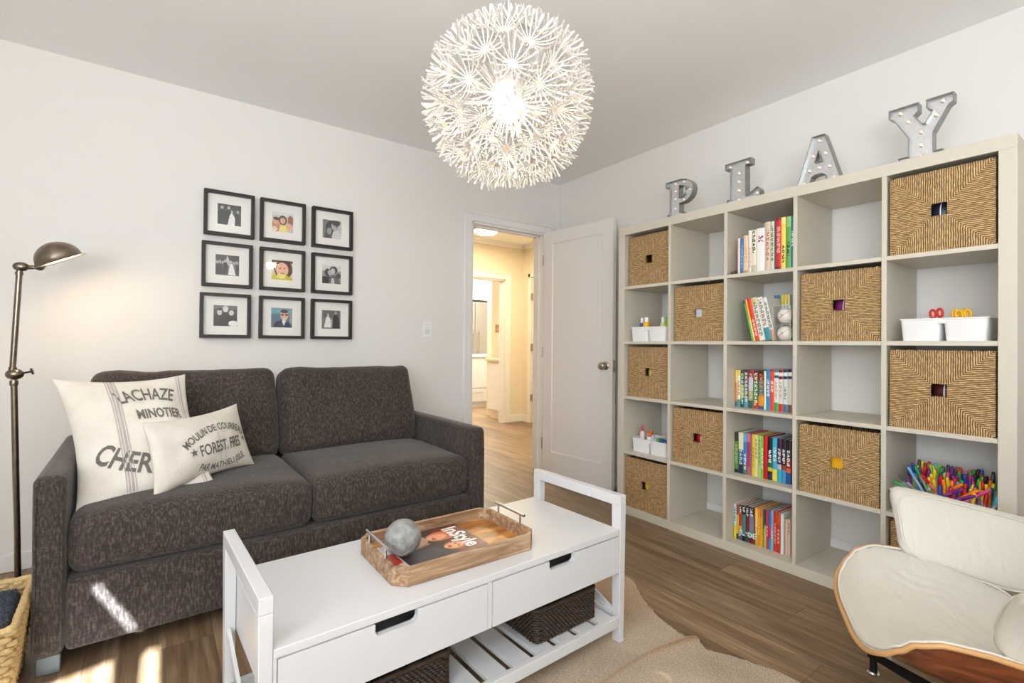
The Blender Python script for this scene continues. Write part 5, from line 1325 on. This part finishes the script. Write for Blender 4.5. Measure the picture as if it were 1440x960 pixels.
# back shells and cushions (mostly past the frame edge)
def backpart(zc, bc_, hw, hh, tilt, nm):
    def fn(p):
        u = p.x/hw; q = p.copy(); q.y += .07*u*u; q.x *= 1-.06*abs(p.z/hh); return q
    Rm = Matrix.Translation((0, bc_, zc)) @ Matrix.Rotation(tilt, 4, 'X')
    bm = rbox(hw, .032, hh, .03, 10, fn)
    for v in bm.verts: v.co = Rm @ v.co
    c_ = obj('back_cushion', bm, M['leather'], lc, smooth='all')
    bm = rbox(hw+.008, .006, hh+.006, .005, 10, fn)
    for v in bm.verts: v.co = Rm @ (v.co+Vector((0, -.043, 0)))
    obj('back_shell', bm, M['rosewood'], lc, smooth='all')
    bm = nb(); pts = []
    for k in range(60):
        a = 2*PI*k/60; n = 5; pts.append(Rm @ (fn(Vector((math.copysign(abs(math.cos(a))**(2/n), math.cos(a))*(hw-.008), .026, math.copysign(abs(math.sin(a))**(2/n), math.sin(a))*(hh-.008))))))
    tube(bm, pts, .0036, 8, closed=True); obj('welt', bm, M['leather'], c_, smooth='all')
backpart(.545, -.305, .235, .155, math.radians(18), 'lower'); backpart(.84, -.395, .225, .125, math.radians(18), 'upper')
for x in (-.12, .12):
    bm = nb(); tube(bm, [(x, -.26, .32), (x, -.34, .42), (x, -.39, .6), (x, -.47, .88)], .012, 8, flat=.5); obj('back_support', bm, M['black'], lc, smooth=True)
# five-star base
bcx, bcy = .02, -.08
bm = nb(); lathe(bm, [(0, .07), (.04, .07), (.042, .085), (.022, .11), (.02, .235), (.06, .245), (.06, .255), (0, .255)], 24, Matrix.Translation((bcx, bcy, 0))); obj('pedestal', bm, M['black'], lc, smooth=True)
ftx, fty = .315, .195
a0 = math.atan2(fty-bcy, ftx-bcx); RL = math.hypot(ftx-bcx, fty-bcy)
for k in range(5):
    a = a0+2*PI*k/5; d = Vector((math.cos(a), math.sin(a), 0)); nrm = Vector((-d.y, d.x, 0)); c0 = Vector((bcx, bcy, 0)); bm = nb(); q = []
    for (r, w, z0, z1) in ((.02, .022, .055, .10), (RL-.01, .012, .052, .078), (RL+.012, .011, .05, .074)):
        q.append([bm.verts.new(c0+d*r+nrm*w*sx+Vector((0, 0, z))) for sx, z in ((-1, z0), (1, z0), (1, z1), (-1, z1))])
    for A, B in zip(q, q[1:]):
        for i in range(4): bm.faces.new((A[i], A[(i+1) % 4], B[(i+1) % 4], B[i]))
    bm.faces.new(q[0]); bm.faces.new(q[-1][::-1])
    lg = obj('base_leg', bm, M['black'], lc)
    bm = nb(); e = c0+d*RL; lathe(bm, [(0, .055), (.011, .055), (.011, .012), (.012, .008), (0, .008)], 16, Matrix.Translation(e)); obj('glide_stem', bm, M['black'], lg, smooth=True)
    bm = nb(); lathe(bm, [(0, .0), (.016, .0), (.019, .004), (.016, .009), (0, .0095)], 20, Matrix.Translation(e)); obj('glide', bm, M['chrome'], lg, smooth=True)
    bm = nb(); z = .0785; vs = [bm.verts.new(c0+d*r+nrm*w*sx+Vector((0, 0, zz+.0006))) for r, w, sx, zz in ((.03, .019, -1, .0995), (RL, .010, -1, .0778), (RL, .010, 1, .0778), (.03, .019, 1, .0995))]; bm.faces.new(vs); obj('polished_top', bm, M['chrome'], lg)

# ------------------------------------------------------------------ pendant of white paper flowers
PC = Vector((.893, 1.262, 1.846))
pd = thing('pendant_lamp', 'round white dandelion pendant lamp of many flower bursts', 'lamp', PC); pd.scale = (1.07, 1.07, 1.07)
M['petal'] = pbr('white_petal', S(240, 238, 234), .5, Transmission_Weight=0.0)
kk = NT('petal_plastic'); kk.set('Base Color', S(214, 211, 206)); kk.set('Roughness', .5); kk.set('Subsurface Weight', 0.0)
tl = kk.n('ShaderNodeBsdfTranslucent'); tl.inputs[0].default_value = S(245, 236, 222); mxs = kk.n('ShaderNodeMixShader', i_0=.1); kk.l(kk.b.outputs[0], mxs.inputs[1]); kk.l(tl.outputs[0], mxs.inputs[2]); kk.l(mxs.outputs[0], kk.out.inputs[0]); M['petal'] = kk.m
def flower_mesh(seed, np_=16):
    rr = random.Random(seed); bm = nb()
    lathe(bm, [(0, -.002), (.0085, -.002), (.0085, .002), (0, .002)], 12)
    nf = len(bm.faces)
    for k in range(np_):
        a = 2*PI*k/np_+rr.uniform(-.06, .06); L = rr.uniform(.92, 1.08); up = rr.uniform(.85, 1.2)
        d = Vector((math.cos(a), math.sin(a), 0)); n_ = Vector((-d.y, d.x, 0)); rings = []
        for (r, z, w) in ((.006, .0, .0013), (.024, .004, .0015), (.044, .015, .0020), (.062, .033, .0026)):
            p = d*r*L+Vector((0, 0, z*up)); t_ = Vector((0, 0, 1))*.0009
            rings.append([bm.verts.new(p+n_*w-t_), bm.verts.new(p-n_*w-t_), bm.verts.new(p-n_*w+t_), bm.verts.new(p+n_*w+t_)])
        for A, B in zip(rings, rings[1:]):
            for i in range(4): bm.faces.new((A[i], A[(i+1) % 4], B[(i+1) % 4], B[i]))
        bm.faces.new(rings[0][::-1]); bm.faces.new(rings[-1])
    me = bpy.data.meshes.new('flower'); bmesh.ops.recalc_face_normals(bm, faces=bm.faces)
    bm.faces.ensure_lookup_table()
    for i in range(nf): bm.faces[i].material_index = 1
    bm.to_mesh(me); bm.free(); me.materials.append(M['petal']); me.materials.append(plain(214, 198, 172)); return me
fms = [flower_mesh(s) for s in range(4)]
bm = nb(); tube(bm, [(0, 0, .045), (0, 0, .206)], .0018, 6); stem_me = bpy.data.meshes.new('stem'); bm.to_mesh(stem_me); bm.free(); stem_me.materials.append(M['petal'])
NF = 82
for k in range(NF):
    z = 1-2*(k+.5)/NF
    if z > .97: continue
    r = math.sqrt(1-z*z); a = k*2.399963
    d = Vector((r*math.cos(a), r*math.sin(a), z)); q = d.to_track_quat('Z', 'Y'); R0 = .208+random.uniform(-.008, .006)
    f = bpy.data.objects.new('flower', fms[k % 4]); COL.objects.link(f); f.parent = pd; f.location = d*R0; f.rotation_euler = (q @ Matrix.Rotation(k*1.3, 3, 'Z').to_quaternion()).to_euler()
    s = bpy.data.objects.new('stem', stem_me); COL.objects.link(s); s.parent = f; s.location = (0, 0, -R0)
bm = nb(); lathe(bm, [(0, .075), (.018, .073), (.022, .05), (.022, .03), (.012, .028), (0, .028)], 18); lathe(bm, [(.045, .0), (.048, .045), (.02, .06)], 20); obj('socket', bm, plain(230, 228, 222), pd, smooth=True)
bm = nb(); ball(bm, (0, 0, -.012), .044, 20, 14); obj('bulb', bm, emit('warm_pendant_bulb', (1, .79, .56, 1), 58), pd, smooth='all')
bm = nb(); tube(bm, [(0, 0, .07), (0, 0, (H-PC.z)/1.07-.02)], .0028, 8); obj('cord', bm, plain(225, 222, 216), pd, smooth='all')
bm = nb(); lathe(bm, [(0, -.035), (.03, -.03), (.05, -.01), (.052, 0), (0, 0)], 24, Matrix.Translation((0, 0, (H-PC.z)/1.07))); obj('canopy', bm, M['plastic'], pd, smooth=True)

# ------------------------------------------------------------------ unseen blind added to mask the sun, gaps cut to shape its slivers
sd = Vector((.10, .86, -.40)).normalized()      # travel direction of sunlight
def back(P):     # where the ray through P crossed the blind
    t = (P[1]-(YB+.03))/sd.y; return (P[0]-sd.x*t, P[2]-sd.z*t)
gaps = [[back(p) for p in L] for L in (
  [(-.030, 1.86, 0), (.017, 1.86, 0), (.017, 2.14, 0), (-.020, 2.14, 0)],
  [(-.33, 1.86, 0), (-.10, 1.86, 0), (-.112, 2.135, 0), (-.30, 2.09, 0)],
  [(-.161, 2.15, .259), (-.150, 2.15, .266), (-.048, 2.15, .089), (-.059, 2.15, .082)])]
st_ = .004; bx0, bx1, bz0, bz1 = -1.44, .45, .8, 2.24
fx0, fx1 = min(p[0] for g in gaps for p in g)-.02, max(p[0] for g in gaps for p in g)+.02
fz0, fz1 = min(p[1] for g in gaps for p in g)-.02, max(p[1] for g in gaps for p in g)+.02
def inside(x, y, P):
    ins = False
    for k in range(len(P)):
        (xa, ya), (xb, yb) = P[k-1], P[k]
        if (ya > y) != (yb > y) and x < (xb-xa)*(y-ya)/(yb-ya)+xa: ins = not ins
    return ins
bd = thing('sun_mask_blind', 'unseen white blind added behind the camera, its gaps shaping the sun slivers', 'blind', (0, YB+.03, 0))
bm = nb()
box(bm, bx0, fx0, -.001, .001, bz0, bz1); box(bm, fx1, bx1, -.001, .001, bz0, bz1); box(bm, fx0, fx1, -.001, .001, bz0, fz0)
if fz1 < bz1: box(bm, fx0, fx1, -.001, .001, fz1, bz1)
nxg, nzg = int((fx1-fx0)/st_)+1, int((min(fz1, bz1)-fz0)/st_)+1; dxg, dzg = (fx1-fx0)/nxg, (min(fz1, bz1)-fz0)/nzg
vg = {}
for i in range(nxg):
    for j in range(nzg):
        x, z = fx0+(i+.5)*dxg, fz0+(j+.5)*dzg
        if any(inside(x, z, g) for g in gaps): continue
        q = []
        for (a, b) in ((i, j), (i+1, j), (i+1, j+1), (i, j+1)):
            if (a, b) not in vg: vg[(a, b)] = bm.verts.new((fx0+a*dxg, 0, fz0+b*dzg))
            q.append(vg[(a, b)])
        bm.faces.new(q)
obj('fabric', bm, pbr('sun_mask_fabric', S(240, 240, 238), .8), bd)
bm = nb(); tube(bm, [(bx0, 0, bz1+.02), (bx1, 0, bz1+.02)], .025, 14); obj('roller', bm, M['trim'], bd, smooth=True)
print('gap extent', fx0, fx1, fz0, fz1)

# ------------------------------------------------------------------ light
def area(name, loc, rot, sx, sy, power, col):
    L = bpy.data.lights.new(name, 'AREA'); L.shape = 'RECTANGLE'; L.size = sx; L.size_y = sy; L.energy = power; L.color = col
    o = bpy.data.objects.new(name, L); COL.objects.link(o); o.location = loc; o.rotation_euler = rot; return o
area('daylight_back_window', ((WX0+WX1)/2, YB+.06, 1.52), (PI/2+.95, 0, 0), 1.75, 1.3, 82, (1, .985, .965))  # back window daylight, set inside the blind and tilted up to brighten the ceiling
area('left_fill_light', (XL+.05, (LY0+LY1)/2, 1.45), (0, -PI/2-.25, 0), 1.4, 1.5, 42, (.88, .94, 1))  # cool fill added at the made-up left window to even out the room
area('hall_light', (3.2, 4.5, H-.1), (0, 0, 0), 1.2, 1.2, 34, (1, .80, .50))
area('kitchen_light', (4.3, 7.2, H-.1), (0, 0, 0), 2.0, 2.0, 150, (1, .93, .80))
sn = bpy.data.lights.new('sun', 'SUN'); sn.energy = 90; sn.angle = math.radians(.5); sn.color = (.80, .90, 1)
so = bpy.data.objects.new('sun', sn); COL.objects.link(so); so.rotation_euler = sd.to_track_quat('-Z', 'Y').to_euler(); so.location = (0, -4, 4)
w = bpy.data.worlds.new('world'); SC.world = w; w.use_nodes = True
nt = w.node_tree; bgn = nt.nodes['Background']; bgn.inputs[0].default_value = (.75, .85, 1, 1); bgn.inputs[1].default_value = 1.0

SC.view_settings.view_transform = 'Standard'; SC.view_settings.look = 'None'; SC.view_settings.exposure = 0.40; SC.view_settings.gamma = 1.0
SC.view_settings.use_curve_mapping = False
SC.cycles.use_denoising = True
SC.cycles.max_bounces = 10; SC.cycles.diffuse_bounces = 6; SC.cycles.transparent_max_bounces = 40
SC.cycles.sample_clamp_indirect = 8
